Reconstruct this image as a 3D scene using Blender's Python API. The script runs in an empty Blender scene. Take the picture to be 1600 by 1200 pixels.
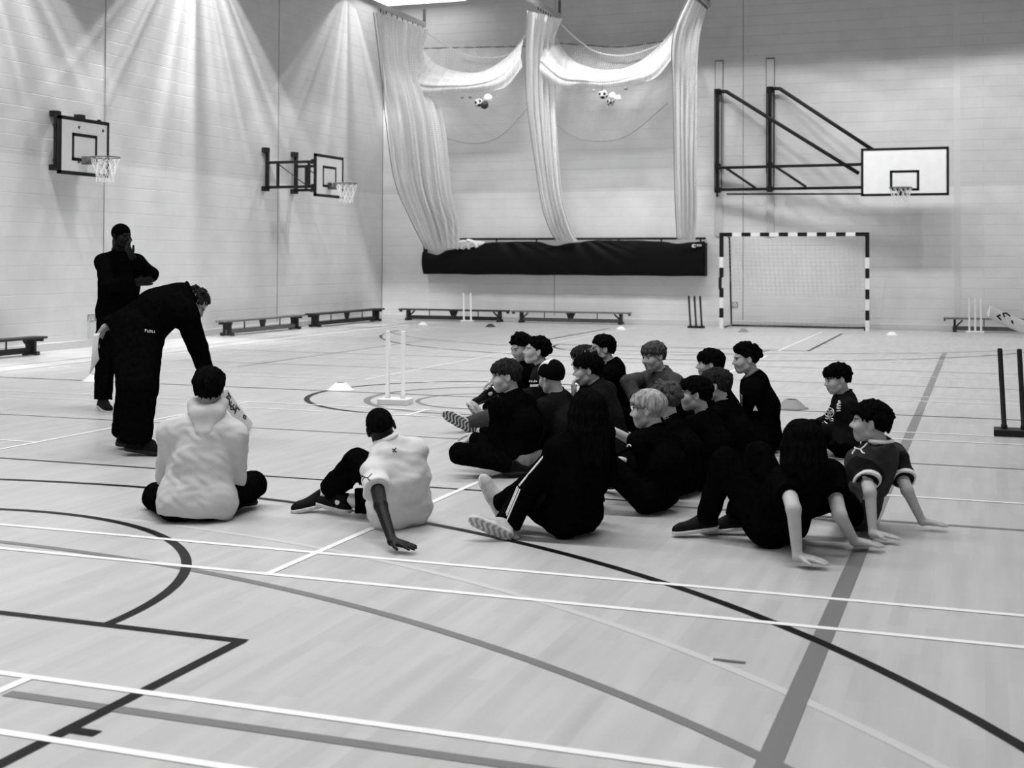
import bpy, math, random
import numpy as np
from mathutils import Matrix, Vector, Euler
SC = bpy.context.scene; COL = SC.collection
PI = math.pi
# ---------------------------------------------------------------- camera (hand held at 1.48 m, looking down the hall)
cam = bpy.data.cameras.new('camera'); camo = bpy.data.objects.new('camera', cam); COL.objects.link(camo)
RIGHT, UPV, FWD = Vector((.94087665, .33872675, .00391365)), Vector((.00279511, -.01931574, .99980953)), Vector((-.33873782, .9406865, .0191205))
m3 = Matrix((RIGHT, UPV, -FWD)).transposed()
camo.matrix_world = Matrix.Translation((0, 0, 1.4832)) @ m3.to_4x4()
cam.sensor_width = 36; cam.lens = 46.071; cam.shift_y = -(600 - 366.0) / 1600
cam.clip_start = .1; cam.clip_end = 120
cam.dof.use_dof = True; cam.dof.focus_distance = 9.0; cam.dof.aperture_fstop = 4.0
SC.camera = camo
# ---------------------------------------------------------------- world, exposure
w = bpy.data.worlds.new('world'); SC.world = w; w.use_nodes = True
w.node_tree.nodes['Background'].inputs[0].default_value = (.5, .5, .5, 1); w.node_tree.nodes['Background'].inputs[1].default_value = .0
SC.view_settings.view_transform = 'Standard'; SC.view_settings.look = 'None'; SC.view_settings.gamma = 1; SC.view_settings.use_curve_mapping = False
SC.view_settings.exposure = 0.08
# ---------------------------------------------------------------- lights of the hall
def area_light(name, loc, sx, sy, power, spread):
    d = bpy.data.lights.new(name, 'AREA'); d.shape = 'RECTANGLE'; d.size = sx; d.size_y = sy; d.energy = power; d.spread = math.radians(spread)
    o = bpy.data.objects.new(name, d); COL.objects.link(o); o.location = loc; return o
LAMP_Z = 8.15
ROWS = [-.5, 6.0, 12.5, 19.0, 26.0]
for ry in ROWS:
    for rx in (-9.0, -5.1, -1.2):
        area_light('lamp_light', (rx, ry, LAMP_Z), 3.4, .5, 115 if ry < 25 else 55, 112)
for sx in (-9.2, -7.1, -5.0, -2.9, -.8, 1.3):      # back-wall wash from the last row of fittings
    d = bpy.data.lights.new('lamp_light', 'SPOT'); d.energy = 340; d.spot_size = math.radians(117); d.spot_blend = .12; d.shadow_soft_size = .15
    o = bpy.data.objects.new('lamp_light', d); COL.objects.link(o); o.location = (sx, 25.95, LAMP_Z)
o = area_light('net_fill', (-9.4, 25.5, LAMP_Z - .05), 5.4, .3, 45, 62); o.rotation_euler = (math.radians(38), 0, 0)      # added fill without a fitting, tilted to brighten the net bays
WALL_LAMPS = [(-13.45, 8.45), (-13.45, 14.82), (-13.45, 21.17), (-13.45, 27.45)]
for wx, wy in WALL_LAMPS:
    d = bpy.data.lights.new('wall_lamp_light', 'SPOT'); d.energy = 50 if wy < 27 else 20; d.spot_size = math.radians(101); d.spot_blend = .12; d.shadow_soft_size = .03
    d.use_nodes = True; nt = d.node_tree; em = nt.nodes['Emission']
    tc = nt.nodes.new('ShaderNodeTexCoord'); sp = nt.nodes.new('ShaderNodeSeparateXYZ'); nt.links.new(tc.outputs['Normal'], sp.inputs[0])
    dv = nt.nodes.new('ShaderNodeMath'); dv.operation = 'DIVIDE'; nt.links.new(sp.outputs['Y'], dv.inputs[0]); nt.links.new(sp.outputs['Z'], dv.inputs[1])
    nz = nt.nodes.new('ShaderNodeTexNoise'); nz.noise_dimensions = '1D'; nz.inputs['Scale'].default_value = 5.5; nz.inputs['Detail'].default_value = 2.5
    nt.links.new(dv.outputs[0], nz.inputs['W'])
    mr = nt.nodes.new('ShaderNodeMapRange'); mr.inputs[1].default_value = .32; mr.inputs[2].default_value = .70; mr.inputs[3].default_value = .40; mr.inputs[4].default_value = 1.7
    nt.links.new(nz.outputs[0], mr.inputs[0])
    ax = nt.nodes.new('ShaderNodeMath'); ax.operation = 'ABSOLUTE'; nt.links.new(sp.outputs['X'], ax.inputs[0])       # wall-washing reflector: stronger towards the foot of the wall
    rz = nt.nodes.new('ShaderNodeMath'); rz.operation = 'DIVIDE'; nt.links.new(sp.outputs['Z'], rz.inputs[0]); nt.links.new(ax.outputs[0], rz.inputs[1])
    ab = nt.nodes.new('ShaderNodeMath'); ab.operation = 'ABSOLUTE'; nt.links.new(rz.outputs[0], ab.inputs[0])
    cl = nt.nodes.new('ShaderNodeMath'); cl.operation = 'MINIMUM'; nt.links.new(ab.outputs[0], cl.inputs[0]); cl.inputs[1].default_value = 6.2
    p2 = nt.nodes.new('ShaderNodeMath'); p2.operation = 'POWER'; nt.links.new(cl.outputs[0], p2.inputs[0]); p2.inputs[1].default_value = 2
    mu = nt.nodes.new('ShaderNodeMath'); mu.operation = 'MULTIPLY'; nt.links.new(p2.outputs[0], mu.inputs[0]); nt.links.new(mr.outputs[0], mu.inputs[1]); nt.links.new(mu.outputs[0], em.inputs['Strength'])
    o = bpy.data.objects.new('wall_lamp_light', d); COL.objects.link(o); o.location = (wx, wy, 8.0); o.rotation_euler = (0, math.radians(0), 0)
# ---------------------------------------------------------------- materials
MAT = {}
def G(v): return (v, v, v, 1)
def mat(name, v, rough=.6, spec=.3, tone=False, noise=None, bump=None, metal=0, coat=0):
    m = bpy.data.materials.new(name); m.use_nodes = True; nt = m.node_tree; b = nt.nodes['Principled BSDF']
    b.inputs['Base Color'].default_value = G(v); b.inputs['Roughness'].default_value = rough; b.inputs['Specular IOR Level'].default_value = spec; b.inputs['Metallic'].default_value = metal
    src = None
    if noise:
        sc, lo, hi = noise[:3]
        tc = nt.nodes.new('ShaderNodeTexCoord'); mp = nt.nodes.new('ShaderNodeMapping'); nt.links.new(tc.outputs['Object'], mp.inputs[0])
        mp.inputs['Scale'].default_value = noise[3] if len(noise) > 3 else (1, 1, 1)
        n = nt.nodes.new('ShaderNodeTexNoise'); n.inputs['Scale'].default_value = sc; n.inputs['Detail'].default_value = 4; nt.links.new(mp.outputs[0], n.inputs['Vector'])
        r = nt.nodes.new('ShaderNodeMapRange'); r.inputs[1].default_value = .3; r.inputs[2].default_value = .7; r.inputs[3].default_value = v * lo; r.inputs[4].default_value = v * hi
        nt.links.new(n.outputs[0], r.inputs[0]); src = r.outputs[0]
    if tone:
        a = nt.nodes.new('ShaderNodeAttribute'); a.attribute_name = 'tone'
        mu = nt.nodes.new('ShaderNodeMath'); mu.operation = 'MULTIPLY'; nt.links.new(a.outputs['Fac'], mu.inputs[0])
        if src: nt.links.new(src, mu.inputs[1])
        else: mu.inputs[1].default_value = v
        src = mu.outputs[0]
    if src:
        cb = nt.nodes.new('ShaderNodeCombineColor')
        for i in range(3): nt.links.new(src, cb.inputs[i])
        nt.links.new(cb.outputs[0], b.inputs['Base Color'])
    if bump:
        n2 = nt.nodes.new('ShaderNodeTexNoise'); n2.inputs['Scale'].default_value = bump[0]; n2.inputs['Detail'].default_value = 3
        tc2 = nt.nodes.new('ShaderNodeTexCoord'); nt.links.new(tc2.outputs['Object'], n2.inputs['Vector'])
        bp = nt.nodes.new('ShaderNodeBump'); bp.inputs['Strength'].default_value = bump[1]; bp.inputs['Distance'].default_value = .01
        nt.links.new(n2.outputs[0], bp.inputs['Height']); nt.links.new(bp.outputs[0], b.inputs['Normal'])
    MAT[name] = m; return m
mat('skin', .46, .55, .25, tone=True, noise=(14, .93, 1.07))
mat('skin_tan', .30, .55, .3, tone=True, noise=(14, .93, 1.07))
mat('skin_dark', .006, .5, .15, tone=True, noise=(14, .9, 1.1))
mat('cloth_black', .003, .95, .0, noise=(30, .7, 1.3), bump=(120, .15))
mat('cloth_charcoal', .010, .92, .02, noise=(30, .8, 1.2), bump=(120, .15))
mat('cloth_grey', .05, .9, .1, noise=(30, .85, 1.15), bump=(120, .15))
mat('cloth_midgrey', .16, .9, .1, tone=True, noise=(30, .85, 1.15), bump=(120, .15))
mat('cloth_hoodie', .50, .92, .1, noise=(18, .95, 1.05), bump=(160, .12))
mat('cloth_polo', .62, .9, .1, tone=True, noise=(18, .96, 1.04), bump=(160, .1))
mat('cloth_white', .72, .85, .15, noise=(20, .95, 1.05))
mat('cloth_pattern', .0045, .9, .01, tone=True)
mat('shoe_black', .005, .7, .08, noise=(40, .7, 1.4))
mat('shoe_light', .42, .6, .3, noise=(30, .8, 1.1))
mat('sole_light', .55, .6, .3, tone=True, noise=(50, .85, 1.1))
mat('sole_plain', .55, .6, .3, noise=(50, .85, 1.1))
mat('sole_dark', .012, .6, .25)
mat('hair_dark', .0035, .9, .01, noise=(60, .5, 1.6, (1, 1, .25)))
mat('hair_brown', .018, .9, .02, noise=(60, .5, 1.7, (1, 1, .25)))
mat('hair_mid', .06, .9, .03, noise=(60, .5, 1.6, (1, 1, .25)))
mat('hair_blond', .34, .8, .06, noise=(55, .45, 1.35, (1, 1, .3)))
mat('white_paint', .92, .45, .4, noise=(6, .97, 1.02))
mat('black_paint', .006, .5, .3)
mat('steel_black', .004, .45, .35)
mat('steel_grey', .12, .4, .5, noise=(10, .8, 1.2))
mat('steel_light', .62, .35, .5)
mat('alu', .40, .4, .5, noise=(4, .9, 1.1))
mat('plastic_white', .75, .5, .3)
mat('plastic_grey', .22, .5, .3)
mat('plastic_dark', .03, .5, .3)
mat('wood', .16, .5, .3, noise=(3, .7, 1.3, (12, 12, 1)))
mat('wood_dark', .035, .6, .25, noise=(3, .7, 1.3, (1, 12, 12)))
mat('willow', .68, .5, .3, noise=(4, .93, 1.05, (1, 30, 30)))
mat('vinyl', .004, .6, .12, noise=(2, .8, 1.2), bump=(3, .3))
mat('rope', .75, .9, .1)
mat('rope_grey', .30, .9, .1)
mat('leather', .7, .5, .3)
mat('lamp_housing', .25, .4, .5)
m = bpy.data.materials.new('lamp_diffuser'); m.use_nodes = True; b = m.node_tree.nodes['Principled BSDF']; b.inputs['Base Color'].default_value = G(.8); b.inputs['Emission Color'].default_value = G(1); b.inputs['Emission Strength'].default_value = 2.5; MAT['lamp_diffuser'] = m
def net_mat(name, v, cell, thick, base_alpha, var=0):
    """woven net: threads on a UV grid (uv in metres), plus fine threads between that only read as a veil"""
    m = bpy.data.materials.new(name); m.use_nodes = True; nt = m.node_tree; b = nt.nodes['Principled BSDF']
    b.inputs['Base Color'].default_value = G(v); b.inputs['Roughness'].default_value = .9; b.inputs['Specular IOR Level'].default_value = .1
    uv = nt.nodes.new('ShaderNodeUVMap'); sp = nt.nodes.new('ShaderNodeSeparateXYZ'); nt.links.new(uv.outputs[0], sp.inputs[0])
    hs = []
    for ax in 'XY':
        a = nt.nodes.new('ShaderNodeMath'); a.operation = 'DIVIDE'; nt.links.new(sp.outputs[ax], a.inputs[0]); a.inputs[1].default_value = cell
        f = nt.nodes.new('ShaderNodeMath'); f.operation = 'FRACT'; nt.links.new(a.outputs[0], f.inputs[0])
        l = nt.nodes.new('ShaderNodeMath'); l.operation = 'LESS_THAN'; nt.links.new(f.outputs[0], l.inputs[0]); l.inputs[1].default_value = thick / cell; hs.append(l)
    mx = nt.nodes.new('ShaderNodeMath'); mx.operation = 'MAXIMUM'; nt.links.new(hs[0].outputs[0], mx.inputs[0]); nt.links.new(hs[1].outputs[0], mx.inputs[1])
    out = mx.outputs[0]
    if base_alpha or var:
        n = nt.nodes.new('ShaderNodeTexNoise'); n.inputs['Scale'].default_value = 1.0; n.inputs['Detail'].default_value = 2
        mp = nt.nodes.new('ShaderNodeMapping'); mp.inputs['Scale'].default_value = (9, .35, 1); nt.links.new(uv.outputs[0], mp.inputs[0]); nt.links.new(mp.outputs[0], n.inputs['Vector'])
        r = nt.nodes.new('ShaderNodeMapRange'); r.inputs[1].default_value = .3; r.inputs[2].default_value = .7; r.inputs[3].default_value = base_alpha - var; r.inputs[4].default_value = base_alpha + var
        nt.links.new(n.outputs[0], r.inputs[0])
        m2 = nt.nodes.new('ShaderNodeMath'); m2.operation = 'MAXIMUM'; nt.links.new(out, m2.inputs[0]); nt.links.new(r.outputs[0], m2.inputs[1]); out = m2.outputs[0]
    nt.links.new(out, b.inputs['Alpha']); MAT[name] = m; return m
net_mat('net_bunched', .85, .05, .006, .66, .16)
net_mat('net_swag', .84, .05, .006, .60, .14)
net_mat('net_veil', .88, .05, .003, .05, .03)
net_mat('net_back', .85, .05, .010, .10, .06)
net_mat('net_goal', .80, .10, .006, .0, .0)
def wall_mat(name, axis):
    """painted blockwork: 440 x 215 blocks with 10 mm joints, upper band slightly greyer than the gloss band below 3.07 m"""
    m = bpy.data.materials.new(name); m.use_nodes = True; nt = m.node_tree; b = nt.nodes['Principled BSDF']; b.inputs['Roughness'].default_value = .55; b.inputs['Specular IOR Level'].default_value = .25
    g = nt.nodes.new('ShaderNodeNewGeometry'); sp = nt.nodes.new('ShaderNodeSeparateXYZ'); nt.links.new(g.outputs['Position'], sp.inputs[0])
    cb = nt.nodes.new('ShaderNodeCombineXYZ'); nt.links.new(sp.outputs[axis], cb.inputs[0]); nt.links.new(sp.outputs['Z'], cb.inputs[1])
    br = nt.nodes.new('ShaderNodeTexBrick'); nt.links.new(cb.outputs[0], br.inputs['Vector']); br.offset = .5; br.squash = 1
    br.inputs['Scale'].default_value = 1; br.inputs['Brick Width'].default_value = .45; br.inputs['Row Height'].default_value = .225; br.inputs['Mortar Size'].default_value = .006; br.inputs['Mortar Smooth'].default_value = .4; br.inputs['Bias'].default_value = 0
    br.inputs['Color1'].default_value = G(.97); br.inputs['Color2'].default_value = G(1.0); br.inputs['Mortar'].default_value = G(.955)
    b2 = nt.nodes.new('ShaderNodeTexBrick'); nt.links.new(cb.outputs[0], b2.inputs['Vector']); b2.inputs['Scale'].default_value = 1; b2.inputs['Brick Width'].default_value = 400; b2.inputs['Row Height'].default_value = .225; b2.inputs['Mortar Size'].default_value = .007; b2.inputs['Mortar Smooth'].default_value = .5
    b2.inputs['Color1'].default_value = G(1); b2.inputs['Color2'].default_value = G(1); b2.inputs['Mortar'].default_value = G(.955)
    lt = nt.nodes.new('ShaderNodeMath'); lt.operation = 'GREATER_THAN'; nt.links.new(sp.outputs['Z'], lt.inputs[0]); lt.inputs[1].default_value = 3.07
    r = nt.nodes.new('ShaderNodeMapRange'); r.inputs[3].default_value = .74; r.inputs[4].default_value = .64; nt.links.new(lt.outputs[0], r.inputs[0])
    nz = nt.nodes.new('ShaderNodeTexNoise'); nz.inputs['Scale'].default_value = 2.2; nz.inputs['Detail'].default_value = 6; nt.links.new(g.outputs['Position'], nz.inputs['Vector'])
    r2 = nt.nodes.new('ShaderNodeMapRange'); r2.inputs[1].default_value = .3; r2.inputs[2].default_value = .7; r2.inputs[3].default_value = .95; r2.inputs[4].default_value = 1.04; nt.links.new(nz.outputs[0], r2.inputs[0])
    m1 = nt.nodes.new('ShaderNodeMath'); m1.operation = 'MULTIPLY'; nt.links.new(r.outputs[0], m1.inputs[0]); nt.links.new(r2.outputs[0], m1.inputs[1])
    cc = nt.nodes.new('ShaderNodeCombineColor')
    for i in range(3): nt.links.new(m1.outputs[0], cc.inputs[i])
    mx = nt.nodes.new('ShaderNodeMix'); mx.data_type = 'RGBA'; mx.blend_type = 'MULTIPLY'; mx.inputs['Factor'].default_value = 1
    nt.links.new(cc.outputs[0], mx.inputs[6]); nt.links.new(br.outputs['Color'], mx.inputs[7]); m3_ = nt.nodes.new('ShaderNodeMix'); m3_.data_type = 'RGBA'; m3_.blend_type = 'MULTIPLY'; m3_.inputs['Factor'].default_value = 1
    nt.links.new(mx.outputs[2], m3_.inputs[6]); nt.links.new(b2.outputs['Color'], m3_.inputs[7]); nt.links.new(m3_.outputs[2], b.inputs['Base Color'])
    bp = nt.nodes.new('ShaderNodeBump'); bp.invert = True; bp.inputs['Strength'].default_value = .5; bp.inputs['Distance'].default_value = .012
    nt.links.new(b2.outputs['Fac'], bp.inputs['Height']); nt.links.new(bp.outputs[0], b.inputs['Normal'])
    MAT[name] = m
wall_mat('blockwork_x', 'X'); wall_mat('blockwork_y', 'Y')
def floor_mat():
    m = bpy.data.materials.new('sports_floor'); m.use_nodes = True; nt = m.node_tree; b = nt.nodes['Principled BSDF']
    g = nt.nodes.new('ShaderNodeNewGeometry'); mp = nt.nodes.new('ShaderNodeMapping'); mp.inputs['Rotation'].default_value = (0, 0, PI / 2); nt.links.new(g.outputs['Position'], mp.inputs[0])
    br = nt.nodes.new('ShaderNodeTexBrick'); nt.links.new(mp.outputs[0], br.inputs['Vector']); br.offset = .37; br.inputs['Scale'].default_value = 1; br.inputs['Brick Width'].default_value = .62; br.inputs['Row Height'].default_value = .075; br.inputs['Mortar Size'].default_value = .0
    br.inputs['Color1'].default_value = G(.43); br.inputs['Color2'].default_value = G(.48); br.inputs['Bias'].default_value = 0
    nz = nt.nodes.new('ShaderNodeTexNoise'); mp2 = nt.nodes.new('ShaderNodeMapping'); mp2.inputs['Scale'].default_value = (14, 1.1, 1); nt.links.new(g.outputs['Position'], mp2.inputs[0]); nt.links.new(mp2.outputs[0], nz.inputs['Vector']); nz.inputs['Scale'].default_value = 1; nz.inputs['Detail'].default_value = 5
    r = nt.nodes.new('ShaderNodeMapRange'); r.inputs[1].default_value = .3; r.inputs[2].default_value = .7; r.inputs[3].default_value = .93; r.inputs[4].default_value = 1.06; nt.links.new(nz.outputs[0], r.inputs[0])
    mx = nt.nodes.new('ShaderNodeMix'); mx.data_type = 'RGBA'; mx.blend_type = 'MULTIPLY'; mx.inputs['Factor'].default_value = 1; nt.links.new(br.outputs['Color'], mx.inputs[6])
    cc = nt.nodes.new('ShaderNodeCombineColor')
    for i in range(3): nt.links.new(r.outputs[0], cc.inputs[i])
    nt.links.new(cc.outputs[0], mx.inputs[7]); nt.links.new(mx.outputs[2], b.inputs['Base Color'])
    b.inputs['Roughness'].default_value = .34; b.inputs['Specular IOR Level'].default_value = .4
    n2 = nt.nodes.new('ShaderNodeTexNoise'); n2.inputs['Scale'].default_value = 1.3; nt.links.new(g.outputs['Position'], n2.inputs['Vector'])
    r2 = nt.nodes.new('ShaderNodeMapRange'); r2.inputs[3].default_value = .28; r2.inputs[4].default_value = .42; nt.links.new(n2.outputs[0], r2.inputs[0]); nt.links.new(r2.outputs[0], b.inputs['Roughness'])
    MAT['sports_floor'] = m
floor_mat()
for n, v in (('line_white', .82), ('line_black', .005), ('line_grey', .17), ('line_faint', .53), ('line_thin', .10)): mat(n, v, .36, .4 if v > .1 else .12)
# ---------------------------------------------------------------- mesh helpers
class MB:
    def __init__(s): s.v = []; s.f = []; s.mi = []; s.uv = None; s.cur = 0
    def quad(s, pts):
        i = len(s.v); s.v += [tuple(p) for p in pts]; s.f.append(tuple(range(i, i + len(pts)))); s.mi.append(s.cur); return s
    def box(s, c, size, rot=None):
        c = Vector(c); h = [x / 2 for x in size]; R = rot.to_matrix() if isinstance(rot, Euler) else (rot if rot is not None else Matrix.Identity(3)); i = len(s.v)
        for x in (-1, 1):
            for y in (-1, 1):
                for z in (-1, 1): s.v.append(tuple(c + R @ Vector((x * h[0], y * h[1], z * h[2]))))
        for q in ((0, 1, 3, 2), (4, 6, 7, 5), (0, 4, 5, 1), (2, 3, 7, 6), (0, 2, 6, 4), (1, 5, 7, 3)): s.f.append(tuple(i + k for k in q)); s.mi.append(s.cur)
        return s
    def bar(s, a, b, w, h, up=(0, 0, 1)):
        a, b = Vector(a), Vector(b); d = (b - a); L = d.length; d.normalize(); u = Vector(up); x = d.cross(u)
        if x.length < 1e-4: x = d.cross(Vector((0, 1, 0)))
        x.normalize(); u = x.cross(d); R = Matrix((x, d, u)).transposed()
        return s.box((a + b) / 2, (w, L, h), R)
    def tube(s, pts, r, seg=8, close=False, cap=True):
        P = [Vector(tuple(p)) for p in pts]; n = len(P); rs = r if isinstance(r, (list, tuple)) else [r] * n; i0 = len(s.v); prev = None
        for i in range(n):
            t = (P[(i + 1) % n] - P[i - 1]) if close else (P[min(i + 1, n - 1)] - P[max(i - 1, 0)])
            t.normalize(); x = (prev - t * prev.dot(t)) if prev is not None else t.cross(Vector((.3, .2, 1)))
            if x.length < 1e-5: x = t.cross(Vector((0, 1, .1)))
            x.normalize(); y = t.cross(x); prev = x
            for k in range(seg): a = 2 * PI * k / seg; s.v.append(tuple(P[i] + (x * math.cos(a) + y * math.sin(a)) * rs[i]))
        for i in range(n if close else n - 1):
            for k in range(seg):
                a, b2 = i0 + i * seg, i0 + ((i + 1) % n) * seg; s.f.append((a + k, a + (k + 1) % seg, b2 + (k + 1) % seg, b2 + k)); s.mi.append(s.cur)
        if cap and not close:
            s.f.append(tuple(i0 + k for k in reversed(range(seg)))); s.mi.append(s.cur); s.f.append(tuple(i0 + (n - 1) * seg + k for k in range(seg))); s.mi.append(s.cur)
        return s
    def lathe(s, prof, seg=20, c=(0, 0, 0)):
        i0 = len(s.v)
        for r, z in prof:
            for k in range(seg): a = 2 * PI * k / seg; s.v.append((c[0] + r * math.cos(a), c[1] + r * math.sin(a), c[2] + z))
        for i in range(len(prof) - 1):
            for k in range(seg): a = i0 + i * seg; b2 = a + seg; s.f.append((a + k, a + (k + 1) % seg, b2 + (k + 1) % seg, b2 + k)); s.mi.append(s.cur)
        return s
    def grid(s, rows, uv=True):
        """rows: list of equal-length lists of points; uv in metres along each direction"""
        i0 = len(s.v); R, Cn = len(rows), len(rows[0]); s.uvl = getattr(s, 'uvl', {})
        for i, r in enumerate(rows):
            u = 0
            for j, p in enumerate(r):
                if j: u += (Vector(tuple(p)) - Vector(tuple(r[j - 1]))).length
                vv = 0 if i == 0 else s.uvl[i0 + (i - 1) * Cn + j][1] + (Vector(tuple(p)) - Vector(tuple(rows[i - 1][j]))).length
                s.uvl[len(s.v)] = (u, vv); s.v.append(tuple(p))
        for i in range(R - 1):
            for j in range(Cn - 1): a = i0 + i * Cn + j; s.f.append((a, a + 1, a + Cn + 1, a + Cn)); s.mi.append(s.cur)
        return s
    def build(s, name, mats, parent=None, smooth=False, bevel=0, solid=0, base=None, label=None):
        me = bpy.data.meshes.new(name)
        pl = Vector((0, 0, 0))
        if parent is not None:
            q = parent
            while q is not None: pl += q.location; q = q.parent
        if base is not None: pl = Vector(tuple(base))
        me.from_pydata([tuple(Vector(v) - pl) for v in s.v], [], s.f); me.validate()
        for mm in (mats if isinstance(mats, (list, tuple)) else [mats]): me.materials.append(mm)
        if len(set(s.mi)) > 1: me.polygons.foreach_set('material_index', s.mi)
        if hasattr(s, 'uvl'):
            ul = me.uv_layers.new(name='UVMap')
            for lp in me.loops: ul.data[lp.index].uv = s.uvl.get(lp.vertex_index, (0, 0))
        if smooth: me.polygons.foreach_set('use_smooth', [True] * len(me.polygons))
        o = bpy.data.objects.new(name, me); COL.objects.link(o)
        if parent is not None: o.parent = parent
        elif base is not None: o.location = pl
        if bevel: bm_ = o.modifiers.new('bevel', 'BEVEL'); bm_.width = bevel; bm_.segments = 2; bm_.limit_method = 'ANGLE'
        if solid: sm = o.modifiers.new('solid', 'SOLIDIFY'); sm.thickness = solid
        if label: o['label'] = label
        return o
class Tube(MB):
    def add(s, pts, r): return s.tube(pts, r, 6)
    def build(s, name, mats, parent=None, base=None, **k): return MB.build(s, name, mats, parent, True, base=base, **k)
def empty(name, loc, label, cat, group=None):
    o = bpy.data.objects.new(name, None); COL.objects.link(o); o.location = loc; o.empty_display_size = .1
    return tag(o, label, cat, group)
def tag(o, label, cat, group=None):
    o['label'] = label; o['category'] = cat
    if group: o['group'] = group
    return o
def struct(o): o['kind'] = 'structure'; return o
def lerp(a, b, t): return a + (b - a) * t
def spline(pts, n):
    """smooth polyline through pts"""
    P = [Vector(p) for p in pts]; out = []; m = len(P) - 1
    for i in range(n):
        t = i / (n - 1) * m; k = min(int(t), m - 1); t -= k
        p0, p1, p2, p3 = P[max(k - 1, 0)], P[k], P[k + 1], P[min(k + 2, m)]
        out.append(.5 * ((2 * p1) + (p2 - p0) * t + (2 * p0 - 5 * p1 + 4 * p2 - p3) * t * t + (3 * p1 - p0 - 3 * p2 + p3) * t ** 3))
    return out
# ---------------------------------------------------------------- the hall
XL, XR, YB, YF, ZC = -14.0, 3.9, 29.4, -3.2, 9.0
CX, CY = -5.16, 13.15
fb = MB(); fmats = [MAT[k] for k in ('sports_floor', 'line_faint', 'line_thin', 'line_grey', 'line_black', 'line_white')]
fb.quad([(XL, YF, 0), (XR, YF, 0), (XR, YB, 0), (XL, YB, 0)])
ZL = {1: .0010, 2: .0014, 3: .0018, 4: .0022, 5: .0026}
def clipx(x): return max(XL + .02, min(XR - .02, x))
def clipy(y): return max(YF + .02, min(YB - .02, y))
def lx(m, y, x0, x1, w=.04):
    fb.cur = m; z = ZL[m]; x0, x1 = clipx(x0), clipx(x1); fb.quad([(x0, y - w / 2, z), (x1, y - w / 2, z), (x1, y + w / 2, z), (x0, y + w / 2, z)])
def ly(m, x, y0, y1, w=.04):
    fb.cur = m; z = ZL[m] + .0001; y0, y1 = clipy(y0), clipy(y1); fb.quad([(x - w / 2, y0, z), (x + w / 2, y0, z), (x + w / 2, y1, z), (x - w / 2, y1, z)])
def arc(m, cx, cy, r, a0, a1, w=.05, n=96):
    fb.cur = m; z = ZL[m] + .00005
    for i in range(n):
        t0, t1 = math.radians(a0 + (a1 - a0) * i / n), math.radians(a0 + (a1 - a0) * (i + 1) / n); q = []
        for t, rr in ((t0, r - w / 2), (t0, r + w / 2), (t1, r + w / 2), (t1, r - w / 2)):
            q.append((cx + rr * math.cos(t), cy + rr * math.sin(t), z))
        if all(XL < p[0] < XR and YF < p[1] < YB for p in q): fb.quad(q)
# badminton courts (white)
for y in (5.43, 5.91, 11.38, 11.85, 3.81, 3.34, 14.52, 15.0, 20.05, 20.5, 21.7, 22.15, 27.5, 27.95): lx(5, y, CX - 6.7, CX + 6.7)
for y0, y1, yc in ((5.43, 11.85, 8.63), (14.52, 20.5, 17.6), (21.7, 27.95, 24.8), (-2.4, 3.81, .7)):
    for s in (-1, 1):
        ly(5, CX + s * 1.99, y0, y1)
        for xo in (5.94, 6.7): ly(5, CX + s * xo, y0, y1)
        lx(5, yc, CX + s * 1.99, CX + s * 6.7)
ly(5, CX, 11.35, 11.9)
# basketball (black), mirrored about the halfway line
for s in (-1, 1):
    def my(y): return y if s < 0 else 2 * CY - y
    lx(4, my(4.45), CX - 2.47, CX + 2.47, .05)
    for q in (-1, 1):
        ly(4, CX + q * 2.45, min(my(-1), my(4.45)), max(my(-1), my(4.45)), .05)
        for ty in (3.43, 2.4, 1.6):
            fb.cur = 4; x = CX + q * 2.45; fb.quad([(x, my(ty) - .025, ZL[4]), (x + q * .11, my(ty) - .025, ZL[4]), (x + q * .11, my(ty) + .025, ZL[4]), (x, my(ty) + .025, ZL[4])])
    arc(4, CX, my(4.47), 1.82, *((0, 180) if s < 0 else (180, 360)))
    arc(4, CX, my(.92), 6.27, *((5, 175) if s < 0 else (185, 355)))
    # handball goal area and dashed arcs (grey and pale)
    arc(3, CX, my(-1.66), 7.22, *((25, 155) if s < 0 else (205, 335)))
    arc(1, CX, my(-.5), 6.80, *((20, 160) if s < 0 else (200, 340)), w=.045)
lx(4, CY, XL + 2, XR - 2, .035); arc(4, CX, CY, 1.78, 0, 360, .06)
arc(3, -4.85, 13.0, 1.36, 0, 360, .07); arc(3, -4.86, 12.85, .76, 0, 360, .05)
ly(3, -.6, -2.5, 22.4, .078); lx(3, 3.64, -3.13, XR - 1, .055)
lx(4, 7.86, -11.9, -1.9, .032); lx(3, 7.78, -1.9, XR - 1.5, .045)
for y in (10.05, 16.25, 18.44): lx(2, y, -11.9, XR - 1.5, .03)
for x, y0, y1 in ((-11.98, 6, 27.5), (-12.5, 5, 28.4), (-9.6, 15.6, 22.1)): ly(2, x, y0, y1, .035)
for x, y0 in ((-9.75, 16.5), (-2.9, 24.5), (-.95, 4.86)): lx(2, y0, x, x + .12, .03)
floor = struct(fb.build('floor', fmats))
def wall(name, pts, m): return struct(MB().quad(pts).build(name, m))
def boxwall(name, c, size, m): return struct(MB().box(c, size).build(name, m))
boxwall('wall_back', ((XL + XR) / 2, YB + .1, ZC / 2), (XR - XL + .4, .2, ZC), MAT['blockwork_x'])
boxwall('wall_left', (XL - .1, (YF + YB) / 2, ZC / 2), (.2, YB - YF, ZC), MAT['blockwork_y'])
boxwall('wall_right', (XR + .1, (YF + YB) / 2, ZC / 2), (.2, YB - YF, ZC), MAT['blockwork_y'])
boxwall('wall_front', ((XL + XR) / 2, YF - .1, ZC / 2), (XR - XL + .4, .2, ZC), MAT['blockwork_x'])
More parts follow.
